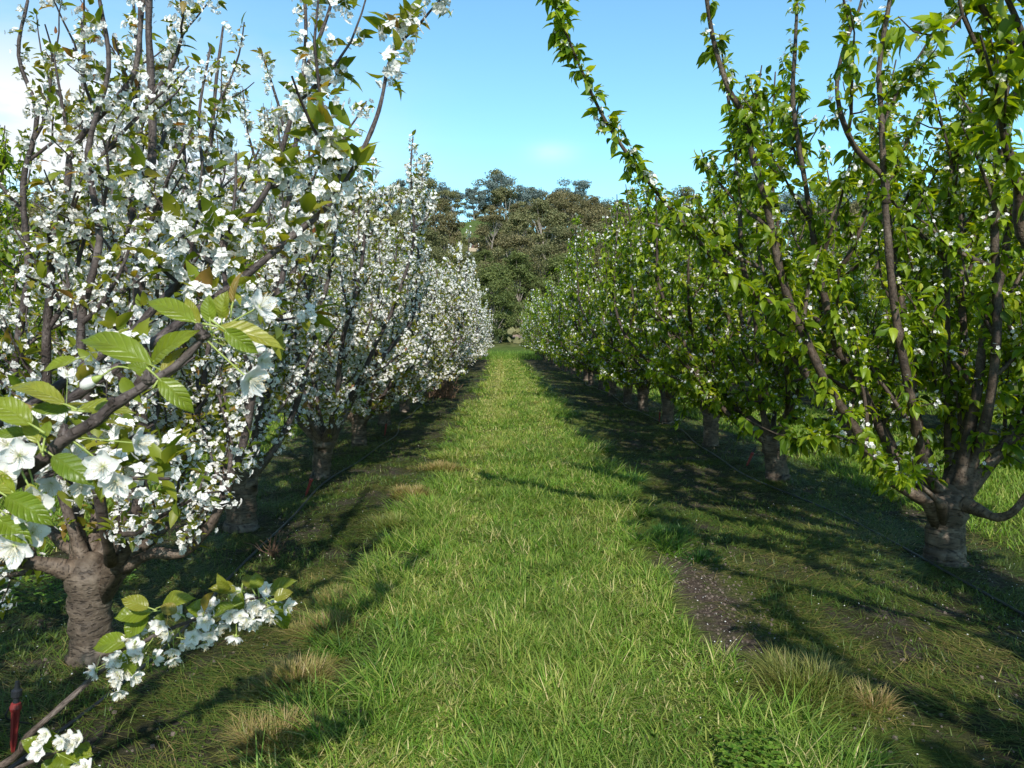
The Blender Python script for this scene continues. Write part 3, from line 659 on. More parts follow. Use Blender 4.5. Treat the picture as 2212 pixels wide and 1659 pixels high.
def close_flower(c, facing, r, attach, petals=True):
    """blossom centre c (world), facing vector, radius r (m), stem runs back to attach point"""
    k = fcount[0]%5; fcount[0] += 1
    z = norm(np.array(facing, float)); x = norm(np.cross(z, frng.normal(size=3))); y = np.cross(z, x)
    if petals:
        o = bpy.data.objects.new('flower', FLM[k][0])
    else:
        return
    COL.objects.link(o); o.parent = L0
    mt = Matrix([[x[0]*r,y[0]*r,z[0]*r,c[0]-b0[0]],[x[1]*r,y[1]*r,z[1]*r,c[1]-b0[1]],[x[2]*r,y[2]*r,z[2]*r,c[2]-b0[2]],[0,0,0,1]])
    o.matrix_local = mt
    s = bpy.data.objects.new('stamens', FLM[k][1]); COL.objects.link(s); s.parent = o
    # stem in flower space
    inv = mt.inverted(); a = np.array(inv @ Vector(np.array(attach)-b0))
    sb = Buf(); tube(sb, smooth_path([(0,0,-0.34), tuple(np.array([0,0,-0.34])*0.4+np.array(a)*0.5+np.array([0,0,-0.25])), tuple(a)], 4), 0.048, 5, cap=False)
    sb.build('stem', M['stem'], o)

YN = 0.88
CL = [ # base, tip, full width px, up vector (towards camera side mix), colour
 ((328,790),(170,728),62,(0.1,-0.75,0.65),0.40, 0.02,0.05),
 ((420,696),(314,644),48,(0.1,-0.75,0.65),0.50, 0.0,0.03),
 ((329,783),(422,712),48,(-0.3,-0.9,0.3),0.55, 0.03,-0.02),
 ((343,818),(420,892),44,(0.3,-0.85,0.35),0.45,-0.04,-0.03),
 ((471,707),(615,752),46,(0.0,-0.7,0.7),0.80,-0.01,0.0),
 ((485,712),(558,764),38,(-0.2,-0.9,0.35),0.30,-0.03,-0.02),
 ((454,696),(450,636),32,(0.0,-1.0,0.15),0.45,0.0,0.0),
 ((480,689),(491,628),44,(-0.2,-1.0,0.1),0.62,0.02,0.02),
 ((503,655),(522,585),22,(-0.5,-0.8,0.1),0.97,0.02,0.03),
 ((139,873),(16,832),44,(0.1,-0.6,0.8),0.72,0.0,0.02),
 ((69,918),(-34,858),56,(0.1,-0.7,0.7),0.55,-0.03,-0.02),
 ((149,886),(64,882),32,(0.0,-0.8,0.5),0.15,0.02,0.02),
 ((170,884),(291,889),44,(0.0,-0.6,0.8),0.62,0.04,0.04),
 ((83,957),(57,887),34,(0.2,-0.95,0.2),0.70,-0.02,0.0),
 ((62,936),(-18,938),28,(0,-0.8,0.6),0.20,0.0,0.0),
 ((114,984),(203,1048),50,(0.35,-0.8,0.5),0.12,-0.02,-0.03),
 ((97,948),(107,908),20,(0.3,-1,0.1),0.40,-0.02,0.0),
 ((350,811),(402,748),26,(-0.4,-0.9,0.1),0.85,0.0,0.02),
 ((326,806),(274,788),22,(0.0,-0.8,0.5),0.30,0.0,0.0),
 ((14,1072),(116,1135),54,(0.3,-0.8,0.5),0.18,-0.04,-0.04),
 ((30,1066),(-20,1010),34,(0.2,-0.9,0.3),0.60,-0.03,-0.03),
 ((60,1045),(88,1098),24,(0.3,-0.9,0.2),0.80,-0.02,-0.02),
 ((-4,1120),(70,1175),46,(0.3,-0.8,0.5),0.25,-0.02,-0.02),
 ((165,776),(90,800),30,(0.1,-0.7,0.6),0.55,0.45,0.45),
 ((430,700),(400,640),24,(0.1,-1,0.3),0.75,0.03,0.04),
]
for (bu, tu, w, up, rnd, dy0, dy1) in CL:
    close_leaf(P(bu[0],bu[1],YN+dy0), P(tu[0],tu[1],YN+dy1), w/2*0.463/F_PX*(YN+dy0)*1.12, up, rnd, curl=frng.uniform(0.03,0.13), fold=frng.uniform(0.15,0.5), parent=L0)
def fr_(px): return px*0.463/F_PX*YN
spurA = P(440,728,YN); spurB = P(322,822,YN); spurC = P(139,940,YN); spurD = P(60,1005,YN)
CF = [((562,662),(0.85,-0.25,0.40),40,spurA,0.0),((541,742),(0.5,0.8,-0.2),38,spurA,0.06),((566,778),(0.85,-0.15,-0.25),30,spurA,0.03),
      ((541,820),(0.80,-0.35,-0.45),42,spurA,-0.02),((222,1008),(0.15,-0.95,0.1),38,spurC,-0.02),((250,1042),(0.35,-0.75,-0.35),36,spurC,-0.01),
      ((300,956),(0.95,-0.2,0.1),34,spurC,0.0),((42,984),(0.45,-0.85,0.2),38,spurD,-0.03),((4,1026),(0.2,-0.95,0.0),44,spurD,-0.02),
      ((72,1090),(0.3,-0.9,-0.1),46,spurD,-0.02),((160,988),(0.2,-0.6,0.7),32,spurC,0.03),((110,1045),(0.0,-0.8,-0.5),30,spurC,0.04),
      ((30,1180),(0.1,-0.9,-0.2),46,P(-30,1080,YN),-0.02),((70,1150),(0.5,-0.7,0.2),36,P(-30,1080,YN),0.0),((-6,1150),(-0.2,-0.9,0.2),40,P(-30,1080,YN),0.03),
      ((175,1050),(0.3,-0.6,-0.6),30,spurC,0.05),((145,810),(0.2,-0.5,0.8),24,spurC,0.30),((15,960),(-0.2,-0.7,0.5),34,spurD,0.04)]
for (c, fc, r, at_, dy) in CF:
    close_flower(P(c[0],c[1],YN+dy), fc, fr_(r), at_)
# an unopened bud
bb = Buf(); c = P(191,828,YN); dd = norm(c-P(262,790,YN))
tube(bb, np.array([c-dd*0.010, c-dd*0.006, c, c+dd*0.007, c+dd*0.011])-b0, [0.0035,0.006,0.0072,0.0055,0.001], 10, mi=0)
tube(bb, np.array([c-dd*0.018, c-dd*0.013, c-dd*0.008])-b0, [0.0018,0.0036,0.0052], 8, mi=1)
tube(bb, smooth_path([spurB+np.array([-0.01,0,0.01]), P(255,792,YN), c-dd*0.017], 4)-b0, 0.0011, 5, mi=1)
bb.lc = [np.full_like(l, 0.8) for l in bb.lc]
bb.build('bud', [M['petal_close'], M['stem']], L0)
# spur knobs with bud scales on the close bough
for (u, v, r) in [(440,728,0.0085),(322,822,0.0085),(139,940,0.008),(60,1000,0.008),(243,877,0.0075),(208,908,0.008)]:
    c = P(u, v, YN)-b0; kb = Buf(); lean_ = frng.normal(size=3)*0.0015
    tube(kb, np.array([c-[0,0,0.004], c, c+[0,0,0.004]+lean_, c+[0,0,0.006]+lean_, c+[0,0,0.011]+lean_*2, c+[0,0,0.013]+lean_*2, c+[0,0,0.017]+lean_*3]), np.array([0.6,1.0,0.75,0.95,0.6,0.7,0.2])*r, 9, wob=0.15, rng=frng)
    kb.build('spur', M['bark'], L0)

# lower spray (about 1.5 m away)
YS = 1.5
def cc(x, y): return (x*0.5017, 827+y*0.5017)
SL = [((650,985),(490,1010),48,0.45),((640,1000),(535,1100),46,0.35),((560,1120),(395,1140),46,0.40),((575,1140),(545,1268),44,0.30),
      ((700,962),(838,925),40,0.60),((905,990),(800,962),42,0.45),((1015,895),(898,885),30,0.75),((1040,900),(1030,1010),28,0.30),
      ((1085,885),(1050,826),26,0.70),((1110,885),(1100,815),28,0.60),((1160,905),(1275,848),34,0.55),((1165,950),(1243,1062),40,0.45),
      ((1150,955),(1165,1040),30,0.25),((640,968),(520,930),34,0.78),((880,985),(915,900),26,0.92),((1010,960),(900,1010),28,0.2),
      ((700,990),(690,1060),26,0.3),((1180,930),(1262,900),28,0.80),((980,900),(935,822),22,0.7),((760,990),(690,960),26,0.9)]
for (bu, tu, w, rnd) in SL:
    dy = frng.uniform(-0.06,0.03); u0 = cc(*bu); u1 = cc(*tu)
    close_leaf(P(u0[0],u0[1],YS+dy), P(u1[0],u1[1],YS+dy+frng.uniform(-0.03,0.03)), w*0.5017*0.463/F_PX*YS*1.15, (frng.uniform(-.3,.3),-0.7,0.7), rnd, curl=frng.uniform(0.03,0.14), fold=frng.uniform(0.2,0.6), parent=L0)
stick = smooth_path([P(230,1440,YS),P(330,1375,YS),P(430,1335,YS),P(520,1300,YS),P(585,1285,YS)], 6)
for i in range(72):
    t = (i+frng.uniform())/72; q = t*(len(stick)-1); s = stick[int(q)]+(stick[min(int(q)+1,len(stick)-1)]-stick[int(q)])*(q-int(q))
    lump = 0.059*(1-0.30*t)
    off = frng.normal(size=3); off[1] *= 0.8; off = norm(off)*frng.uniform(0.45, 1.0)*lump; off[2] -= 0.024
    close_flower(s+off, off/lump+np.array([0.1,-0.55,0.0])+frng.normal(size=3)*0.35, frng.uniform(0.0165,0.0205), s)
# bottom-left sprig
for (bu, tu, w, rnd) in [((205,1585),(92,1540),44,0.5),((235,1560),(185,1492),40,0.45),((290,1605),(398,1600),46,0.5),((250,1600),(300,1680),34,0.3),((230,1620),(190,1690),30,0.4),((350,1560),(392,1600),26,0.6)]:
    u0 = cc(*bu); u1 = cc(*tu); yy = 1.36
    close_leaf(P(u0[0],u0[1],yy), P(u1[0],u1[1],yy-0.02), w*0.5017*0.463/F_PX*yy*1.1, (0.1,-0.7,0.7), rnd, parent=L0, curl=0.08)
for (u, v) in [(300,1530),(265,1545),(340,1535),(160,1592),(345,1640),(310,1560),(200,1510),(370,1655),(170,1560)]:
    c_ = cc(u, v); p_ = P(c_[0], c_[1], 1.33+frng.uniform(-0.03,0.03))
    close_flower(p_, (frng.uniform(-0.4,0.4), -0.6, frng.uniform(0.0,0.8)), 0.0165, P(120,1625,1.36))

# ------------------------------------------------------------------ ground
def rows_dist(nsx):  # helper: distance to nearest tree row for numpy
    return np.abs((nsx-LX+SP_ROW/2) % SP_ROW - SP_ROW/2)
gx = np.concatenate([np.linspace(-900,-32,14), np.linspace(-30,-6,40), np.linspace(-5.8,6.8,85), np.linspace(7,30,40), np.linspace(32,900,14)])
gy = np.concatenate([np.linspace(-80,-1,10), np.linspace(0,14,95), np.linspace(14.3,70,90), np.linspace(75,130,12), np.array([200,400,900,2000.0])])
X, Y = np.meshgrid(gx, gy); Z = gz(X, Y)*(np.abs(X) < 29)*(Y < 71)
Z = np.where(Y > 150, Z-0.5, Z)
nx, ny = len(gx), len(gy)
q = np.array([(j*nx+i, j*nx+i+1, (j+1)*nx+i+1, (j+1)*nx+i) for j in range(ny-1) for i in range(nx-1)])
gb = Buf(); gb.add(np.stack([X.ravel(),Y.ravel(),Z.ravel()],1), [q])
m, nt, ns, ln = new_mat('orchard_ground')
geo = N(ns, 'ShaderNodeNewGeometry'); sp = N(ns, 'ShaderNodeSeparateXYZ'); ln.new(geo.outputs['Position'], sp.inputs[0])
def noise(scale, detail=5, rough=0.6, vec=None):
    n = N(ns, 'ShaderNodeTexNoise'); n.inputs['Scale'].default_value = scale; n.inputs['Detail'].default_value = detail; n.inputs['Roughness'].default_value = rough
    ln.new(vec or geo.outputs['Position'], n.inputs['Vector']); return n.outputs['Fac']
nA, nB, nC, nD = noise(0.9), noise(6, 6), noise(45, 5, 0.7), noise(160, 3, 0.7)
xm = math_n(ns, ln, 'PINGPONG', math_n(ns, ln, 'ADD', sp.outputs[0], -LX), SP_ROW/2)
xm = math_n(ns, ln, 'ADD', xm, math_n(ns, ln, 'MULTIPLY_ADD', nA, 0.9, -0.45))
xm = math_n(ns, ln, 'ADD', xm, math_n(ns, ln, 'MULTIPLY_ADD', nB, 0.5, -0.25))
lane = math_n(ns, ln, 'MULTIPLY_ADD', xm, 2.6, -3.0, clamp=True)
soil = ramp(ns, [(0.25,(0.030,0.022,0.018)), (0.5,(0.075,0.058,0.048)), (0.75,(0.18,0.145,0.125))]); ln.new(nC, soil.inputs[0])
moss = ramp(ns, [(0.25,(0.020,0.024,0.007)), (0.55,(0.048,0.050,0.014)), (0.8,(0.12,0.105,0.038))]); ln.new(nC, moss.inputs[0])
und = mixc(ns, ln, math_n(ns, ln, 'MULTIPLY_ADD', nB, 4.5, -1.6, clamp=True), soil.outputs[0], moss.outputs[0])  # soil and moss, colours also darkened to deepen the shade under the rows
gr = ramp(ns, [(0.25,(0.040,0.065,0.010)), (0.5,(0.090,0.125,0.018)), (0.75,(0.18,0.18,0.04))]); ln.new(nC, gr.inputs[0])
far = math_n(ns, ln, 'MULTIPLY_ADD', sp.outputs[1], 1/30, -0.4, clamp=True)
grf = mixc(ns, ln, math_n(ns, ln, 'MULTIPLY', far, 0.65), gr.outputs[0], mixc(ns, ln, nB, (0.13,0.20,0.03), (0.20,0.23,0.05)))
col = mixc(ns, ln, lane, und, grf)
pa = math_n(ns, ln, 'POWER', math_n(ns, ln, 'DIVIDE', math_n(ns, ln, 'SUBTRACT', sp.outputs[0], 1.18), 0.24), 2.0)
pb_ = math_n(ns, ln, 'POWER', math_n(ns, ln, 'DIVIDE', math_n(ns, ln, 'SUBTRACT', sp.outputs[1], 4.3), 1.25), 2.0)
pm = math_n(ns, ln, 'SUBTRACT', math_n(ns, ln, 'MULTIPLY_ADD', nB, 3.0, -0.4), math_n(ns, ln, 'ADD', pa, pb_), clamp=True)
col = mixc(ns, ln, pm, col, mixc(ns, ln, 1.0, soil.outputs[0], (1.25,1.16,1.08), 'MULTIPLY'))
col = mixc(ns, ln, math_n(ns, ln, 'MULTIPLY_ADD', nA, 1.2, -0.35, clamp=True), col, mixc(ns, ln, 1.0, col, (0.72,0.78,0.7), 'MULTIPLY'))
bs = N(ns, 'ShaderNodeBsdfPrincipled'); bs.inputs['Roughness'].default_value = 0.9; bs.inputs['Specular IOR Level'].default_value = 0.15
ln.new(col, bs.inputs['Base Color'])
hh = math_n(ns, ln, 'MULTIPLY_ADD', nD, 0.4, nC); bp = N(ns, 'ShaderNodeBump'); bp.inputs['Strength'].default_value = 1.0; bp.inputs['Distance'].default_value = 0.03
ln.new(hh, bp.inputs['Height']); ln.new(bp.outputs[0], bs.inputs['Normal'])
out = N(ns, 'ShaderNodeOutputMaterial'); ln.new(bs.outputs[0], out.inputs[0])
tag(gb.build('ground', m), kind='structure')

# ------------------------------------------------------------------ grass
def blade_T():
    v = [(-1,0,0),(1,0,0),(-0.85,0.42,0),(0.85,0.42,0),(-0.5,0.76,0),(0.5,0.76,0),(0,1,0)]
    return np.array(v, float), [np.array([(0,1,3,2),(2,3,5,4)]), np.array([(4,5,6)])], np.array([(0,0),(0,0),(.4,0),(.4,0),(.76,0),(.76,0),(1,0)], float)
BT = blade_T()
def blades(buf, x, y, h, w, lean, bend, rnd, rng, adir=None, z0=None):
    """lean 0 upright..1 flat; bend curls the tip down"""
    n = len(x); a = rng.uniform(0, 2*math.pi, n) if adir is None else adir
    th = lean*math.pi/2
    tv = BT[0]; k = len(tv); t = tv[:,1][None]; s = tv[:,0][None]
    hz = np.sin(th)[:,None]*t*h[:,None]; vz = np.cos(th)[:,None]*t*h[:,None]
    drop = bend[:,None]*h[:,None]*t**2.2
    hz = hz+drop*0.55; vz = np.maximum(vz-drop*0.6, 0.003+0*t)
    ca, sa = np.cos(a)[:,None], np.sin(a)[:,None]
    tw = a+math.pi/2+rng.uniform(-0.7,0.7,n); cw, sw = np.cos(tw)[:,None], np.sin(tw)[:,None]
    zb = gz(x, y) if z0 is None else z0
    V = np.stack([x[:,None]+hz*ca+s*w[:,None]*cw, y[:,None]+hz*sa+s*w[:,None]*sw, zb[:,None]+vz-0.003+0*s], -1)
    lc = np.zeros((n,k,3)); lc[:,:,:2] = BT[2][None]; lc[:,:,2] = rnd[:,None]
    off = (np.arange(n)*k)[:,None,None]
    buf.add(V.reshape(-1,3), [(fa[None]+off).reshape(-1, fa.shape[1]) for fa in BT[1]], lc.reshape(-1,3))
def vnoise(x, y, s, seed):
    r = np.random.default_rng(seed); g = r.uniform(size=(64,64)); u = x*s; v = y*s
    i = np.floor(u).astype(int); j = np.floor(v).astype(int); fu = u-i; fv = v-j; fu = fu*fu*(3-2*fu); fv = fv*fv*(3-2*fv)
    G = lambda a, b: g[a%64, b%64]
    return (G(i,j)*(1-fu)+G(i+1,j)*fu)*(1-fv)+(G(i,j+1)*(1-fu)+G(i+1,j+1)*fu)*fv
rg = np.random.default_rng(8)
gbuf = Buf(); cbuf = Buf()
def lane_half(x, y, cx):   # 1 inside the grassy lane
    e = 1.02+0.22*(vnoise(x, y, 1.6, 3)-0.5)*2+0.22*(vnoise(x, y, 5.0, 4)-0.5)*2
    return np.abs(x-cx) < e
LC_ = (LX+RX)/2-0.23
for (y0, y1, dens_, hs, ws) in [(1.9,4.2,12500,1.0,1.0),(4.2,7,8200,1.0,1.15),(7,11,4200,1.0,1.6),(11,18,2100,1.0,2.4),(18,30,900,1.0,4.0),(30,62,330,1.0,7.0)]:
    n = int(dens_*(y1-y0)*2.9*1.15); nc_ = int(n/16)
    cx_ = rg.uniform(LC_-1.5, LC_+1.5, nc_); cy_ = rg.uniform(y0, y1, nc_); cid = rg.integers(0, nc_, n); loose = rg.uniform(size=n) < 0.30
    cs_ = rg.uniform(0.008, 0.028, nc_)[cid]*(1 if y0 < 7 else 1.8)
    ox = rg.normal(size=n)*cs_; oy = rg.normal(size=n)*cs_
    x = np.where(loose, rg.uniform(LC_-1.45, LC_+1.45, n), cx_[cid]+ox); y = np.where(loose, rg.uniform(y0, y1, n), cy_[cid]+oy)
    cdir = np.where(loose, rg.uniform(0, 6.28, n), np.arctan2(oy, ox)+rg.normal(0, 0.6, n)); ch = rg.uniform(0.65, 1.35, nc_)[cid]; cr_ = rg.normal(0, 0.16, nc_)[cid]
    e = 1.0+0.28*(vnoise(x, y, 1.6, 3)-0.5)*2+0.26*(vnoise(x, y, 5.0, 4)-0.5)*2
    e = e-np.where(x < LC_, 0.09, 0)-np.where(x > LC_, (0.12+0.40*vnoise(x, y, 3.5, 51))*np.exp(-((y-4.35)/1.05)**4), 0)
    k = (np.abs(x-LC_) < e)&(rg.uniform(size=n) < 0.45+0.8*vnoise(x, y, 3.0, 12)); x, y, e, cdir, ch, cr_ = x[k], y[k], e[k], cdir[k], ch[k], cr_[k]; n = len(x)
    tuft = vnoise(x, y, 4.0, 5); t2 = vnoise(x, y, 1.3, 6)
    edge = np.clip((np.abs(x-LC_)-0.6)/0.4, 0, 1)
    h = (0.045+0.07*tuft+0.065*edge)*rg.uniform(0.6, 1.5, n)*hs*ch
    lean = np.clip(rg.uniform(0.15, 0.95, n)+0.1*edge, 0, 0.97)
    stripe = np.exp(-((x-(LC_-0.32))/0.22)**2)*np.clip((y-6)/14, 0, 1)
    rnd = np.clip(rg.normal(0.44, 0.22, n)+cr_+0.36*(t2-0.5)+0.20*(tuft-0.5)+0.32*stripe-0.12*edge+0.22*np.clip((y-4)/20,0,1), 0, 0.95)
    trk = np.exp(-((x-(LC_-0.50))/0.13)**2)+np.exp(-((x-(LC_+0.52))/0.13)**2); trk = trk*(0.4+0.8*vnoise(x, y, 0.9, 61)); h = h*(1-0.45*np.clip(trk,0,1)); rnd = np.clip(rnd+0.16*trk, 0, 0.97)
    worn = (x < LC_-0.45)&(vnoise(x, y, 1.7, 71) > 0.50)&(rg.uniform(size=n) < 0.55); rnd = np.where(worn, np.clip(rg.normal(0.88, 0.10, n), 0, 1), rnd); h = np.where(worn, h*0.8, h)
    dead = rg.uniform(size=n) < 0.03+0.10*(vnoise(x, y, 2.1, 31) > 0.72); rnd[dead] = 1.0
    outward = np.where(x > LC_, 0.0, math.pi)
    ad = np.where(rg.uniform(size=n) < edge*0.5, outward+rg.normal(0, 0.7, n), cdir)
    blades(gbuf, x, y, h, np.full(n, 0.0024)*ws*rg.uniform(0.6,1.35,n), lean, rg.uniform(0.1, 0.8, n), rnd, rg, ad)
# neighbouring lanes
for cx in (LC_-SP_ROW, LC_+SP_ROW, LC_-2*SP_ROW, LC_+2*SP_ROW):
    for (y0, y1, dens_, ws) in [(3.5,9,1800,2.0),(9,18,900,3.0),(18,40,260,6.0)]:
        n = int(dens_*(y1-y0)*3.0); x = rg.uniform(cx-1.5, cx+1.5, n); y = rg.uniform(y0, y1, n)
        blades(gbuf, x, y, rg.uniform(0.05,0.13,n), np.full(n, 0.002)*ws, rg.uniform(0.1,0.8,n), rg.uniform(0.1,0.7,n), np.clip(rg.normal(0.6,0.18,n),0,1), rg)
tag(gbuf.build('lane_grass', M['grass']), 'bright green mown grass growing down the middle of the orchard lanes', 'grass', kind='stuff')
# flattened clippings and thin grass beneath the rows
for cx in (LX, RX, LX-SP_ROW, RX+SP_ROW):
    main = cx in (LX, RX)
    for (y0, y1, dens_, ws) in [(1.9,5,6500,1.0),(5,9,4200,1.3),(9,16,1700,2.0),(16,34,450,4.0)]:
        if not main: dens_ *= 0.35; ws *= 1.5
        n = int(dens_*(y1-y0)*3.4); x = rg.uniform(cx-1.7, cx+1.7, n); y = rg.uniform(y0, y1, n)
        inlane = (np.abs(x-LC_) < 0.85)|((np.exp(-((x-1.22)/0.26)**2-((y-4.3)/0.9)**2) > 0.35)&(rg.uniform(size=n) < 0.66))
        k = (~inlane)&(rg.uniform(size=n) < 0.10+1.25*np.clip(vnoise(x, y, 2.6, 9)*1.9-0.55, 0, 1)); x, y = x[k], y[k]; n = len(x)
        sw = vnoise(x, y, 0.8, 10)*6.28*2
        ad = sw+rg.normal(0, 0.8, n)
        blades(cbuf, x, y, rg.uniform(0.03,0.13,n), np.full(n, 0.0015)*ws*rg.uniform(0.7,1.3,n), rg.uniform(0.72,0.99,n), rg.uniform(0,0.4,n),
               np.clip(rg.normal(0.45,0.27,n)+0.5*(vnoise(x,y,1.5,11)-0.5),0,1), rg, ad, gz(x,y)+rg.uniform(0.0,0.012,n))
for cx in (LX, RX):
    for (y0, y1, dens_, ws) in [(1.9,5,5600,1.2),(5,9,3400,1.6),(9,16,1000,2.4),(16,34,300,4.5)]:
        n = int(dens_*(y1-y0)*3.4); x = rg.uniform(cx-1.7, cx+1.7, n); y = rg.uniform(y0, y1, n)
        k = (np.abs(x-LC_) > 0.85)&(np.exp(-((x-1.22)/0.26)**2-((y-4.3)/0.9)**2) < 0.35)&(rg.uniform(size=n) < 0.04+1.5*np.clip(vnoise(x, y, 1.7, 41)*vnoise(x, y, 6.0, 42)*2.2-0.35, 0, 1)); x, y = x[k], y[k]; n = len(x)
        blades(cbuf, x, y, rg.uniform(0.02,0.075,n), np.full(n, 0.0016)*ws*rg.uniform(0.7,1.3,n), rg.uniform(0.2,0.9,n), rg.uniform(0,0.6,n), np.clip(rg.normal(0.3,0.2,n),0,0.8), rg)
tag(cbuf.build('grass_clippings', M['clip']), 'dull flattened grass and clippings lying on the soil beneath the tree rows', 'grass clippings', kind='stuff')
# clods and crumbs of soil on the bare patches
ob = Buf(); n = 9000; x = rg.choice([LX, RX], n)+rg.uniform(-1.75, 1.75, n); y = 1.9+rg.gamma(1.5, 2.6, n)
x[:1800] = rg.normal(1.22, 0.20, 1800); y[:1800] = rg.uniform(2.6, 5.6, 1800)
k = (np.abs(x-LC_) > 0.80)&((vnoise(x, y, 2.6, 9) < 0.50)|(np.arange(n) < 1800)); x, y = x[k], y[k]; n = len(x)
ico = np.array([(0,0,1),(0.9,0,0.35),(0.28,0.85,0.4),(-0.72,0.53,0.3),(-0.7,-0.5,0.4),(0.3,-0.85,0.3),(0.5,0.4,-0.5),(-0.6,0.1,-0.5),(0.2,-0.6,-0.5)])
OT = (ico, [np.array([(0,1,2),(0,2,3),(0,3,4),(0,4,5),(0,5,1),(1,6,2),(2,6,7),(2,7,3),(3,7,4),(4,7,8),(4,8,5),(5,8,1),(1,8,6)])], np.zeros((9,2)))
ob.inst(OT, np.stack([x, y, gz(x, y)+0.001], 1), frame_z(norm(rg.normal(size=(n,3))*0.4+np.array([0,0,1.0])), rg), np.clip(rg.gamma(2.0, 0.0022, n), 0.0015, 0.014), rg.uniform(0,1,n))
M['clod'] = plain_mat('soil_clod', (0.13,0.10,0.08), 0.95, 0.5, 30)
tag(ob.build('soil_clods', M['clod'], smooth=False), 'crumbs and clods of soil on the bare patches under the trees', 'soil', kind='stuff')
# fallen petals / pale specks
pb = Buf(); n = 2200
cxs = rg.choice([LX, RX], n); x = cxs+rg.normal(0, 0.85, n); y = 2.2+rg.gamma(1.6, 3.0, n)
nn = 130; x = np.concatenate([x, rg.normal(1.12, 0.14, nn)]); y = np.concatenate([y, rg.uniform(2.7, 5.2, nn)])
n = len(x); T = (np.array([(-1,-0.7,0),(0.8,-0.9,0.2),(1,0.8,0),(-0.7,1,0.3)], float), [np.array([(0,1,2,3)])], np.ones((4,2)))
up = norm(np.array([0,0,1.0])+rg.normal(size=(n,3))*0.35)
pb.inst(T, np.stack([x, y, gz(x, y)+rg.uniform(0.004, 0.02, n)], 1), frame_z(up, rg), rg.uniform(0.0016, 0.0042, n), rg.uniform(0,1,n))
tag(pb.build('fallen_petals', M['petal'], smooth=False), 'fallen white petals scattered over the ground under the trees', 'petals', kind='stuff')

# ------------------------------------------------------------------ tussocks
def tussock(u, v, r, h, mat, label, nb=700, dead=0.5, gname='rough grass tussocks beside the lane', name='grass_tussock'):
    p = P(u, v, 3.0); t = (0-CAM[2])/(p[2]-CAM[2]); g = CAM+(p-CAM)*t
    rg2 = np.random.default_rng(int(u*7+v))
    nb = int(nb*1.7); b = Buf(); a = rg2.uniform(0, 6.28, nb); rr = np.sqrt(rg2.uniform(0, 1, nb))*r*0.85*(1+0.35*np.sin(a*2+u)+0.25*np.sin(a*3+v))
    x = g[0]+np.cos(a)*rr; y = g[1]+np.sin(a)*rr
    hgt = h*1.05*rg2.uniform(0.5, 1.25, nb)*(1-0.3*(rr/r))
    lean = np.clip(0.2+0.55*(rr/r)+rg2.normal(0,0.22,nb), 0.02, 0.97)
    rnd = np.clip(rg2.normal(dead, 0.24, nb)-0.35*np.clip(rr/r-0.35,0,1), 0, 1)
    blades(b, x, y, hgt, np.full(nb, 0.0019)*max(1, g[1]/4.5)*rg2.uniform(0.7,1.3,nb), lean, rg2.uniform(0.1,0.7,nb), rnd, rg2, a+rg2.normal(0,0.95,nb))
    o = b.build(name, mat)
    base = Vector((g[0], g[1], 0)); me = o.data; me.transform(Matrix.Translation(-base)); o.location = base
    return tag(o, label, 'grass tussock', gname)
TS = [(700,1370,0.20,0.11,'tuft','straw topped tussock beside the lower blossom spray',1300,0.88),
      (730,1300,0.16,0.10,'tuft','small straw tussock just above the broader one, left lane edge',500,0.72),
      (640,1480,0.19,0.12,'tuft','yellowish tussock low on the left lane edge, under the blossom spray',1200,0.78),
      (600,1610,0.20,0.12,'tuft','brownish tussock at the bottom edge left of the lane',1100,0.84),
      (780,1248,0.12,0.07,'tuftg','small dark green clump on bare soil left of the lane',350,0.30),
      (850,1140,0.24,0.13,'tuft','dark shaded tussock midway along the left lane edge',800,0.35),
      (890,1070,0.28,0.11,'tuft','tan dry tussock farther along the left lane edge, half in sun',900,0.85),
      (950,1010,0.30,0.11,'tuft','yellow tussock at the left lane edge nearest the blossoming trunks in the distance',900,0.8),
      (1450,1160,0.22,0.12,'tuftg','green tuft spreading at the right lane edge beyond bare soil',600,0.45),
      (1510,1215,0.10,0.11,'tuftg','narrow upright bluish tuft on the bare soil right of the lane',160,0.25),
      (1350,1045,0.24,0.12,'tuftg','dark tuft in shade at the right lane edge, far one',600,0.25),
      (1745,1480,0.26,0.17,'tuft','largest shaggy yellow green tussock, lower right of the lane',1500,0.40),
      (1890,1520,0.10,0.12,'tuft','small dry brown tuft at the right foot of the largest tussock',250,0.95)]
for (u, v, r, h, mt, lab, nb, dd_) in TS: tussock(u, v, r, h, M[mt], lab, nb, dd_)
# brown dead weed by the second left trunk and long seed stalks
def ground_pt(u, v):
    p = P(u, v, 3.0); t = (0-CAM[2])/(p[2]-CAM[2]); return CAM+(p-CAM)*t
M['deadweed'] = plain_mat('dead_weed_brown', (0.09,0.05,0.03), 0.7, 0.4, 50)
g = ground_pt(592, 1205); wb = Buf(); wr = np.random.default_rng(3)
for k in range(26):
    d = wr.normal(size=3)*0.35+np.array([0,0,1.0]); tube(wb, grow((0,0,0), d, wr.uniform(0.08,0.24), wr, up=0.2, wig=0.5, n=4), 0.0028, 4)
o = wb.build('dead_weed', M['deadweed'], loc=tuple(g)); tag(o, 'spindly reddish brown dead weed beside the second trunk of the left row', 'weed')
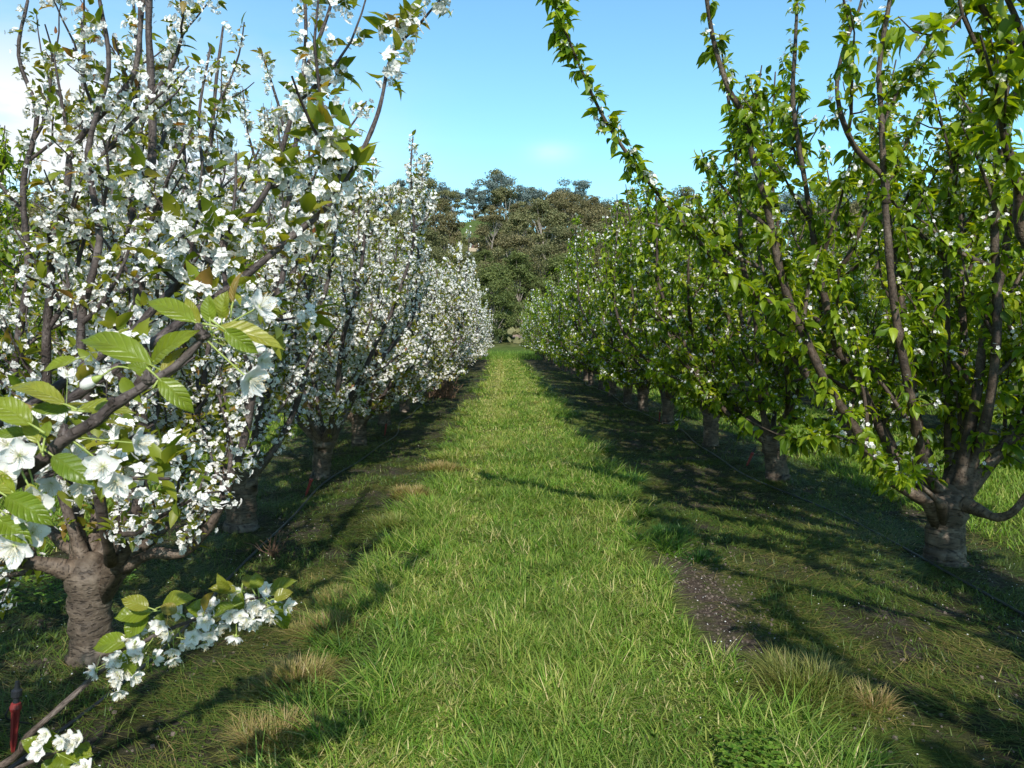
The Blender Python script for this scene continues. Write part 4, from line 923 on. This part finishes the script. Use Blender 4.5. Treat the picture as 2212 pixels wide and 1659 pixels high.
# clover-like weeds bottom right and left
def weed(u, v, r, n, label, seed):
    g = ground_pt(u, v); b = Buf(); r2 = np.random.default_rng(seed)
    a = r2.uniform(0, 6.28, n); rr = np.sqrt(r2.uniform(0,1,n))*r
    p = np.stack([np.cos(a)*rr, np.sin(a)*rr, r2.uniform(0.015, 0.065, n)], 1)
    for j in range(3):
        ang = a+j*2.09+r2.uniform(-0.2,0.2,n); d = np.stack([np.cos(ang), np.sin(ang), 0.25+0*ang], 1)
        b.inst(leaf_T(True, 0.42, 0.12, 0.15), p, frame(d, np.tile([0,0,1.0],(n,1))+r2.normal(size=(n,3))*0.15), r2.uniform(0.012,0.022,n), r2.uniform(0,0.7,n))
    for i in range(0, n, 2): tube(b, [(p[i,0]*0.6,p[i,1]*0.6,-0.005), tuple(p[i])], 0.0009, 3, cap=False)
    o = b.build('clover_patch', M['grass'], loc=tuple(g)); tag(o, label, 'clover', 'small leafy weeds in the grass')
weed(1640, 1650, 0.15, 170, 'low clover patch among grass at the bottom edge, right of the lane', 1)
weed(120, 1270, 0.45, 420, 'low leafy weeds on lit ground behind the nearest left trunk', 2)

# ------------------------------------------------------------------ irrigation
M['black'] = plain_mat('black_plastic', (0.018,0.020,0.024), 0.38, 0.3, 15)
M['red'] = plain_mat('red_plastic', (0.20,0.022,0.020), 0.45, 0.3, 25)
for (x, lab) in [(LX+0.22, 'black irrigation hose along the foot of the blossoming left row'), (RX-0.10, 'black irrigation hose along the foot of the green right row')]:
    hb = Buf(); ys = np.linspace(1.0, 40, 120)
    xs = x+0.07*np.sin(ys*0.9+x)+0.03*np.sin(ys*2.3)
    if x > 0: xs = xs-0.10*np.exp(-((ys-8.2)/1.2)**2)
    zs = gz(xs, ys)+0.006+0.010*np.abs(np.sin(ys*1.1))
    tube(hb, np.stack([xs, ys, zs], 1), 0.0095, 8)
    tag(hb.build('irrigation_hose', M['black']), lab, 'hose', 'irrigation hoses')
def peg(u, v, lean, label, hgt=0.26):
    g = ground_pt(u, v); root = empty('sprinkler_peg', tuple(g))
    L = np.array([lean*hgt, 0, hgt]); s = hgt/0.26
    st = Buf()   # flat ribbed spike: two crossed tapering fins and a shoulder
    dx = norm(L); sx = norm(np.cross(dx, [0,1,0])); sy = np.cross(dx, sx)
    for ax_, ot in ((sx, sy), (sy, sx)):
        V = []
        for (t, w) in ((-0.05,0.002),(0.15,0.011),(0.55,0.014),(0.68,0.015)):
            for sgn, so in ((-1,-1),(1,-1),(1,1),(-1,1)): V.append(dx*t*hgt+ax_*sgn*w*s+ot*so*0.0025*s)
        q = [(i*4+j, i*4+(j+1)%4, (i+1)*4+(j+1)%4, (i+1)*4+j) for i in range(3) for j in range(4)]+[(0,3,2,1),(12,13,14,15)]
        st.add(V, [np.array(q)])
    tube(st, [dx*0.60*hgt, dx*0.64*hgt, dx*0.70*hgt], [0.017*s,0.019*s,0.015*s], 12)
    st.build('stake', M['red'], root, smooth=False)
    hd = Buf(); tube(hd, [dx*hgt*t for t in (0.70,0.78,0.80,0.88,0.90,1.0)], [x*s for x in (0.010,0.010,0.017,0.017,0.009,0.007)], 12)
    hd.build('nozzle', M['black'], root, smooth=False)
    tb = Buf(); tube(tb, smooth_path([dx*0.72*hgt, dx*0.6*hgt+np.array([-0.035,0.02,0]), np.array([-0.05,0.05,0.10*s]), np.array([-0.03,0.16,0.025])], 5), 0.0035, 6)
    tb.build('feed_tube', M['black'], root)
    tag(root, label, 'sprinkler peg', 'red sprinkler pegs along the rows')
peg(28, 1628, 0.10, 'red sprinkler peg with a black nozzle in the bottom left corner', 0.27)
peg(660, 1072, 0.35, 'leaning red sprinkler peg in front of the leaning left trunk')
peg(831, 940, 0.15, 'tiny red sprinkler peg farthest along the left row')
peg(1612, 1008, 0.45, 'leaning red sprinkler peg by the kinked trunk of the right row')
peg(1424, 912, 0.05, 'small upright red sprinkler peg farther along the right row')
# brown weeds clump at foot of the distant left trees
bw = Buf(); g = ground_pt(955, 858); wr = np.random.default_rng(9)
for k in range(160):
    d = wr.normal(size=3)*0.25+np.array([0,0,1.0]); o_ = np.array([wr.uniform(-0.35,0.35), wr.uniform(-0.5,0.5), 0])
    tube(bw, grow(o_, d, wr.uniform(0.25,0.65), wr, up=0.2, wig=0.4, n=3), 0.006, 3, cap=False)
M['drybrown'] = plain_mat('dry_weed_tan', (0.17,0.10,0.06), 0.8, 0.4, 10)
tag(bw.build('dry_weeds', M['drybrown'], loc=tuple(g)), 'clump of brown dry weeds at the foot of the far left row', 'weeds')

# ------------------------------------------------------------------ hill
RT_X = np.array([-300,-100,0,74,150,227,330,400,450,485,520,545,560,590,620,714,850,976,1100,1300], float)
RT_Y = np.array([215,210,211,195,196,196,199,194,188,184,193,199,192,197,204,210,201,189,187,195], float)
RY = 262.0
RWX = (RT_X-502)/F_PX*RY; RWH = (338-RT_Y)/F_PX*RY+1.5-15.5
def hill_h(x, y):
    x = np.asarray(x, float); y = np.asarray(y, float)
    H = np.interp(x*RY/np.maximum(y, 60), RWX, RWH)
    t = np.clip((y-68)/(RY-68), 0, 1.0); s = 0.25*t+0.75*(t*t*(3-2*t))
    beyond = np.clip((y-RY)/200, 0, 1)
    return H*s*(1-0.5*beyond)+1.2*np.sin(x*0.05+y*0.03)*t+0.8*np.sin(x*0.11-y*0.07)*t
hx = np.linspace(-420, 420, 150); hy = np.concatenate([np.linspace(64, 300, 90), np.linspace(310, 520, 12)])
X, Y = np.meshgrid(hx, hy); Z = hill_h(X, Y)-0.25*(Y<66)
nx, ny = len(hx), len(hy)
q = np.array([(j*nx+i, j*nx+i+1, (j+1)*nx+i+1, (j+1)*nx+i) for j in range(ny-1) for i in range(nx-1)])
hb = Buf(); hb.add(np.stack([X.ravel(),Y.ravel(),(Z+0.02).ravel()],1), [q])
m, nt, ns, ln = new_mat('hill_ground')
geo = N(ns, 'ShaderNodeNewGeometry'); sp = N(ns, 'ShaderNodeSeparateXYZ'); ln.new(geo.outputs['Position'], sp.inputs[0])
n1 = N(ns, 'ShaderNodeTexNoise'); n1.inputs['Scale'].default_value = 0.12; n1.inputs['Detail'].default_value = 8; ln.new(geo.outputs['Position'], n1.inputs['Vector'])
n2 = N(ns, 'ShaderNodeTexNoise'); n2.inputs['Scale'].default_value = 1.2; n2.inputs['Detail'].default_value = 6; ln.new(geo.outputs['Position'], n2.inputs['Vector'])
r = ramp(ns, [(0.3,(0.050,0.060,0.022)), (0.5,(0.09,0.10,0.036)), (0.7,(0.15,0.14,0.06))]); ln.new(n2.outputs['Fac'], r.inputs[0])
cdx = math_n(ns, ln, 'POWER', math_n(ns, ln, 'DIVIDE', math_n(ns, ln, 'SUBTRACT', sp.outputs[0], -8.5), 7.0), 2.0)
cdy = math_n(ns, ln, 'POWER', math_n(ns, ln, 'DIVIDE', math_n(ns, ln, 'SUBTRACT', sp.outputs[1], 218.0), 20.0), 2.0)
cl = math_n(ns, ln, 'SUBTRACT', 1.6, math_n(ns, ln, 'ADD', cdx, cdy), clamp=True)
c2 = mixc(ns, ln, cl, r.outputs[0], mixc(ns, ln, n2.outputs['Fac'], (0.06,0.10,0.03), (0.11,0.145,0.045)))
near = math_n(ns, ln, 'MULTIPLY_ADD', sp.outputs[1], -1/8, 9.8, clamp=True)
c2 = mixc(ns, ln, near, c2, mixc(ns, ln, n2.outputs['Fac'], (0.05,0.10,0.02), (0.10,0.15,0.035)))
bs = N(ns, 'ShaderNodeBsdfPrincipled'); bs.inputs['Roughness'].default_value = 1.0; bs.inputs['Specular IOR Level'].default_value = 0.0; ln.new(c2, bs.inputs['Base Color'])
out = N(ns, 'ShaderNodeOutputMaterial'); ln.new(bs.outputs[0], out.inputs[0])
tag(hb.build('hill', m), kind='structure')

# taller unmown grass at the end of the rows
eb = Buf(); n = 9000; x = rg.uniform(-9, 10, n); y = rg.uniform(50, 70, n)
z = np.where(y > 68, hill_h(x, y), gz(x, y))
blades(eb, x, y, rg.uniform(0.15,0.45,n), np.full(n, 0.012), rg.uniform(0.05,0.5,n), rg.uniform(0,0.5,n), np.clip(rg.normal(0.4,0.2,n),0,1), rg, None, z)
tag(eb.build('rough_grass', M['grass']), 'longer unmown grass where the lane ends below the wooded hill', 'grass', kind='stuff')
# track at the foot of the hill
tb = Buf(); xs = np.linspace(-60, 70, 60); V = []; 
for xx in xs:
    for dy in (0, 3.0): V.append((xx, 84+dy+2*math.sin(xx*0.05), float(hill_h(xx, 84+dy+2*math.sin(xx*0.05)))+0.12))
q = [(2*i, 2*i+2, 2*i+3, 2*i+1) for i in range(len(xs)-1)]
tb.add(V, [np.array(q)]); M['track'] = plain_mat('pinkish_dirt', (0.30,0.22,0.17), 0.95, 0.25, 2)
tag(tb.build('dirt_track', M['track']), kind='structure')

# ------------------------------------------------------------------ gum trees
def gum_mat(name, a, b_, c):
    return leaf_mat(name, [(0,a),(0.5,b_),(1,c)], 0.18, 0.55, (1.2,1.2,0.7), spec=0.25)
M['gum_olive'] = gum_mat('gum_foliage_olive', (0.075,0.085,0.034),(0.140,0.145,0.060),(0.22,0.205,0.095))
M['gum_brown'] = gum_mat('gum_foliage_brown', (0.080,0.078,0.034),(0.150,0.135,0.060),(0.23,0.19,0.095))
M['gum_hazed'] = gum_mat('gum_foliage_hazed', (0.085,0.125,0.125),(0.14,0.185,0.18),(0.20,0.245,0.225))  # distance haze painted into the ridge foliage as a bluish tint
M['gum_green'] = gum_mat('gum_foliage_green', (0.055,0.078,0.020),(0.105,0.132,0.036),(0.17,0.19,0.058))
M['gum_bark'] = bark_mat('gum_bark_pale', (0.12,0.10,0.085), (0.24,0.21,0.18), (0.38,0.35,0.31), 0.0, 0.02, 0.15)
def quadT():
    v = [(-0.5,0,0.0),(0,-0.5,0.12),(0.5,0,0),(0,0.5,-0.1)]
    return np.array(v), [np.array([(0,1,2,3)])], np.zeros((4,2))
QT = quadT()
def gum(seed, H, mat, bare=0.35, wide=0.42, n_cl=40, per=270, leaf=0.34, name='gum_tree'):
    rng = np.random.default_rng(seed); root = empty(name)
    tb = Buf(); tr = grow((0,0,-0.5), (rng.normal()*0.06, rng.normal()*0.06, 1), H*0.72, rng, up=0.2, wig=0.12, n=7)
    tube(tb, smooth_path(tr, 2), np.linspace(H*0.022, H*0.007, 15), 8)
    tb.build('trunk', M['gum_bark'], root)
    lb = Buf(); cl = []
    for i in range(n_cl):
        f = rng.uniform(bare, 0.98)
        k = int(f*(len(tr)-1)); s = tr[k]
        a = rng.uniform(0, 6.28); env = math.sin(math.pi*min(1, (f-bare)/(1.06-bare)*0.80+0.18))
        R = H*wide*env*rng.uniform(0.35, 1.0)
        c = np.array([s[0]+math.cos(a)*R, s[1]+math.sin(a)*R, H*f+rng.normal()*H*0.03])
        cl.append((c, H*rng.uniform(0.055, 0.115)))
        if i % 2 == 0:
            st_ = tr[max(0, k-1)]; mid = (st_+c)/2-np.array([0,0,H*0.03])
            tube(lb, smooth_path([st_, mid, c], 3), np.linspace(H*0.008, H*0.002, 7), 5, cap=False)
    lb.build('branches', M['gum_bark'], root)
    fb = Buf(); 
    for (c, r) in cl:
        n = per; d = norm(rng.normal(size=(n,3))); rad = rng.uniform(0.35, 1.0, n)**0.6
        sc = np.array([1.25,1.25,0.72])*r
        p = c+d*rad[:,None]*sc*(1+0.25*np.sin(d[:,:1]*5+c[0])) 
        nrm = norm(d*0.8+rng.normal(size=(n,3))*0.6+np.array([0,0,0.3]))
        fb.inst(QT, p, frame_z(nrm, rng), leaf*rng.uniform(0.5, 1.3, n), np.clip(rng.normal(0.5,0.2,n)+rng.uniform(-0.2,0.2), 0, 1))
    fb.build('crown', mat, root, smooth=False)
    return root
gum_near = [gum(201, 15, M['gum_olive'], 0.10, 0.36, 64, 420, 0.25), gum(202, 14, M['gum_green'], 0.12, 0.40, 64, 420, 0.25), gum(203, 16, M['gum_brown'], 0.15, 0.36, 64, 420, 0.26), gum(204, 13, M['gum_green'], 0.06, 0.36, 64, 420, 0.24)]
gum_mid = [gum(211, 15, M['gum_olive'], 0.15, 0.42), gum(212, 15, M['gum_brown'], 0.2, 0.44), gum(213, 16, M['gum_olive'], 0.2, 0.40), gum(214, 14, M['gum_brown'], 0.1, 0.46)]
gum_ridge = [gum(221, 17, M['gum_hazed'], 0.45, 0.42, 26, 300, 0.38), gum(222, 16, M['gum_hazed'], 0.5, 0.46, 22, 300, 0.38), gum(223, 18, M['gum_olive'], 0.4, 0.42, 28, 300, 0.38), gum(224, 16, M['gum_hazed'], 0.55, 0.5, 19, 300, 0.38)]
index_kids()
def put_gum(pool, x, y, label, group, sc=1.0, which=None):
    cor = abs(x/y+0.043) < 0.026
    if cor and 126 < y < 236: return None
    if cor and y > 100: sc *= 0.66
    src = pool[rp.randrange(len(pool)) if which is None else which]
    o = src if src.name not in used else copy_tree(src)
    used.add(src.name); used.add(o.name)
    s = sc*rp.uniform(0.85, 1.15)
    o.location = (x, y, float(hill_h(x, y))-0.1); o.rotation_euler = (0,0,rp.uniform(0,6.28)); o.scale = (s*rp.uniform(0.9,1.15), s, s)
    tag(o, label, 'gum tree', group); return o
GN = 'gum trees at the foot of the hill'; GS = 'gum trees on the hill slope'; GR = 'gum trees along the ridge'
put_gum(gum_near, -0.6, 79, 'dark trunked gum standing right at the end of the lane', GN, 0.62, 3)
put_gum(gum_near, 2.6, 93, 'pale trunked gum just right of the lane end', GN, 0.74, 1)
put_gum(gum_near, -5.0, 88, 'olive gum just left of the lane end', GN, 0.72, 0)
cnt = 3
for y in (92, 104, 118):
    x = -85 + rp.uniform(0,4)
    while x < 95:
        if abs(x) > 7 or y > 100:
            put_gum(gum_near, x+rp.uniform(-2,2), y+rp.uniform(-5,5), 'olive gum in the belt of trees at the foot of the hill', GN, 0.74); cnt += 1
        x += 10.5 if abs(x) < 30 else 15
for y in (134, 150, 167, 185, 204, 222, 240):
    x = -y*0.80+rp.uniform(0,6)
    while x < y*0.80:
        if not (abs(x+9.5) < 12 and 205 < y < 252):
            put_gum(gum_mid, x+rp.uniform(-3,3), y+rp.uniform(-6,6), 'brownish olive gum in the wood on the hill slope', GS, 0.86 if y < 190 else (0.72 if y < 215 else 0.52)); cnt += 1
        x += 10.0 if abs(x) < 40 else 17
for y in (256, 268):
    x = -205+rp.uniform(0,5)
    while x < 205:
        put_gum(gum_ridge, x+rp.uniform(-2.5,2.5), y+rp.uniform(-3,3), 'gum coloured bluish for haze, bare pale trunk, on the ridge against the sky', GR, 1.0*rp.uniform(0.8,1.2)); cnt += 1
        x += 8.5 if abs(x) < 45 else 12
print('gums', cnt)
# undergrowth
ub = Buf(); n = 26000; x = rg.uniform(-1,1,n); y = rg.uniform(78, 262, n); x = x*y*0.75
k = ~((np.abs(x+9.0) < 9)&(y > 198)&(y < 246))&~((np.abs(x/y+0.0425) < 0.012)&(y > 150)&(y < 180)); x, y = x[k], y[k]; n = len(x)
lump = vnoise(x+500, y, 0.12, 15)
p = np.stack([x, y, hill_h(x, y)+rg.uniform(0,1,n)*2.6*lump], 1)
ub.inst(QT, p, frame_z(norm(rg.normal(size=(n,3))+np.array([0,-0.3,0.8])), rg), rg.uniform(0.5,1.3,n), rg.uniform(0,1,n))
tag(ub.build('scrub', M['gum_olive'], smooth=False), 'dark olive scrub filling the ground between the gum trees on the hill', 'scrub', kind='stuff')

# small white shelter on the hill
sy = 174.0; sx = P(1025, 527, sy)[0]; sz = P(1025, 536, sy)[2]
shed = empty('shelter', (sx, sy, sz)); M['white'] = plain_mat('white_paint', (0.8,0.8,0.78), 0.5, 0.06, 3); M['dark'] = plain_mat('shed_dark_opening', (0.09,0.035,0.03), 0.7, 0.3, 2)
def boxv(b, x0, x1, y0, y1, z0, z1):
    v = [(x0,y0,z0),(x1,y0,z0),(x1,y1,z0),(x0,y1,z0),(x0,y0,z1),(x1,y0,z1),(x1,y1,z1),(x0,y1,z1)]
    b.add(v, [np.array([(0,3,2,1),(4,5,6,7),(0,1,5,4),(1,2,6,5),(2,3,7,6),(3,0,4,7)])])
wb_ = Buf(); boxv(wb_, -2.1,-1.7,0,3,-3.0,2.4); boxv(wb_, 1.75,2.0,0,3,-3.0,2.4); boxv(wb_, -1.7,1.75,2.8,3,-3.0,2.4); wb_.build('wall', M['white'], shed, smooth=False)
rb = Buf(); boxv(rb, -2.3,2.2,-0.2,3.2,2.42,2.75); rb.build('roof', M['white'], shed, smooth=False)
db = Buf(); boxv(db, -1.25,1.75,0.3,0.4,0.0,2.4); db.build('dark_opening', M['dark'], shed, smooth=False)  # dark panel painted to stand for the shaded inside of the opening
fb = Buf(); boxv(fb, -3.0,3.0,-1.5,3.4,-3.2,-0.02); M['fill'] = plain_mat('pale_earth', (0.42,0.35,0.25), 0.9, 0.2, 1); fb.build('footing', M['fill'], shed, smooth=False)
shed.scale = (0.5, 0.5, 0.55)
tag(shed, 'tiny white shelter with a dark red opening, up on the wooded hill', 'shelter')

# ------------------------------------------------------------------ camera, light, sky
cd = bpy.data.cameras.new('camera'); cam = bpy.data.objects.new('camera', cd); COL.objects.link(cam)
cd.sensor_width = 36; cd.lens = F_PX/1024*36; cd.dof.use_dof = True; cd.dof.focus_distance = 5.5; cd.dof.aperture_fstop = 18; cd.clip_start = 0.05; cd.clip_end = 3000
cam.matrix_world = Matrix([[_R[0],_U[0],-_F[0],CAM[0]],[_R[1],_U[1],-_F[1],CAM[1]],[_R[2],_U[2],-_F[2],CAM[2]],[0,0,0,1]])
scn.camera = cam
SUN_EL = math.radians(38)
sd = norm(np.array([0.12, -1.0, 0.0]))          # horizontal direction towards the sun
sdir = np.array([sd[0]*math.cos(SUN_EL), sd[1]*math.cos(SUN_EL), math.sin(SUN_EL)])
sl = bpy.data.lights.new('sun', 'SUN'); sl.energy = 5.8; sl.angle = math.radians(0.53); sl.color = (1.0, 0.955, 0.87)
so = bpy.data.objects.new('sun', sl); COL.objects.link(so)
so.rotation_euler = Vector(-sdir).to_track_quat('-Z', 'Y').to_euler()
w = bpy.data.worlds.new('World'); scn.world = w; w.use_nodes = True; nt = w.node_tree; ns = nt.nodes; ln = nt.links; ns.clear()
sky = N(ns, 'ShaderNodeTexSky', sky_type='NISHITA'); sky.sun_disc = False; sky.sun_elevation = SUN_EL
sky.sun_rotation = math.atan2(sd[0], sd[1]); sky.air_density = 1.0; sky.dust_density = 0.3; sky.ozone_density = 2.0; sky.altitude = 200
tc = N(ns, 'ShaderNodeTexCoord'); sp = N(ns, 'ShaderNodeSeparateXYZ'); ln.new(tc.outputs['Generated'], sp.inputs[0])
# clouds low on the left, a wisp in the middle
mp = N(ns, 'ShaderNodeMapping'); mp.inputs['Scale'].default_value = (3.0, 3.0, 9.0); ln.new(tc.outputs['Generated'], mp.inputs[0])
cn = N(ns, 'ShaderNodeTexNoise'); cn.inputs['Scale'].default_value = 1.3; cn.inputs['Detail'].default_value = 7; cn.inputs['Roughness'].default_value = 0.55; ln.new(mp.outputs[0], cn.inputs['Vector'])
def gauss(x0, z0, sx_, sz_):
    a = math_n(ns, ln, 'POWER', math_n(ns, ln, 'DIVIDE', math_n(ns, ln, 'SUBTRACT', sp.outputs[0], x0), sx_), 2.0)
    b_ = math_n(ns, ln, 'POWER', math_n(ns, ln, 'DIVIDE', math_n(ns, ln, 'SUBTRACT', sp.outputs[2], z0), sz_), 2.0)
    return math_n(ns, ln, 'EXPONENT', math_n(ns, ln, 'MULTIPLY', math_n(ns, ln, 'ADD', a, b_), -1.0))
g1 = gauss(-0.48, 0.20, 0.24, 0.11); g2 = gauss(0.065, 0.238, 0.028, 0.012)
gg = math_n(ns, ln, 'ADD', math_n(ns, ln, 'MULTIPLY', g1, 1.5), math_n(ns, ln, 'MULTIPLY', g2, 0.42))
cm = math_n(ns, ln, 'MULTIPLY', gg, math_n(ns, ln, 'MULTIPLY_ADD', cn.outputs['Fac'], 3.4, -0.85, clamp=True), clamp=True)
tint = mixc(ns, ln, 1.0, sky.outputs[0], (1.72,2.42,2.30), 'MULTIPLY')
zen = math_n(ns, ln, 'MULTIPLY_ADD', sp.outputs[2], 2.2, -0.95, clamp=True)
tint = mixc(ns, ln, zen, tint, mixc(ns, ln, 1.0, tint, (0.40,0.42,0.50), 'MULTIPLY'))
skc = mixc(ns, ln, cm, tint, (9.6,9.9,10.2))
bg = N(ns, 'ShaderNodeBackground'); bg.inputs['Strength'].default_value = 0.105; ln.new(skc, bg.inputs[0])
out = N(ns, 'ShaderNodeOutputWorld'); ln.new(bg.outputs[0], out.inputs[0])
scn.render.engine = 'CYCLES'
scn.cycles.max_bounces = 6; scn.cycles.transparent_max_bounces = 4
scn.view_settings.view_transform = 'Standard'; scn.view_settings.look = 'None'; scn.view_settings.exposure = 0
scn.render.resolution_x = 1024; scn.render.resolution_y = 768
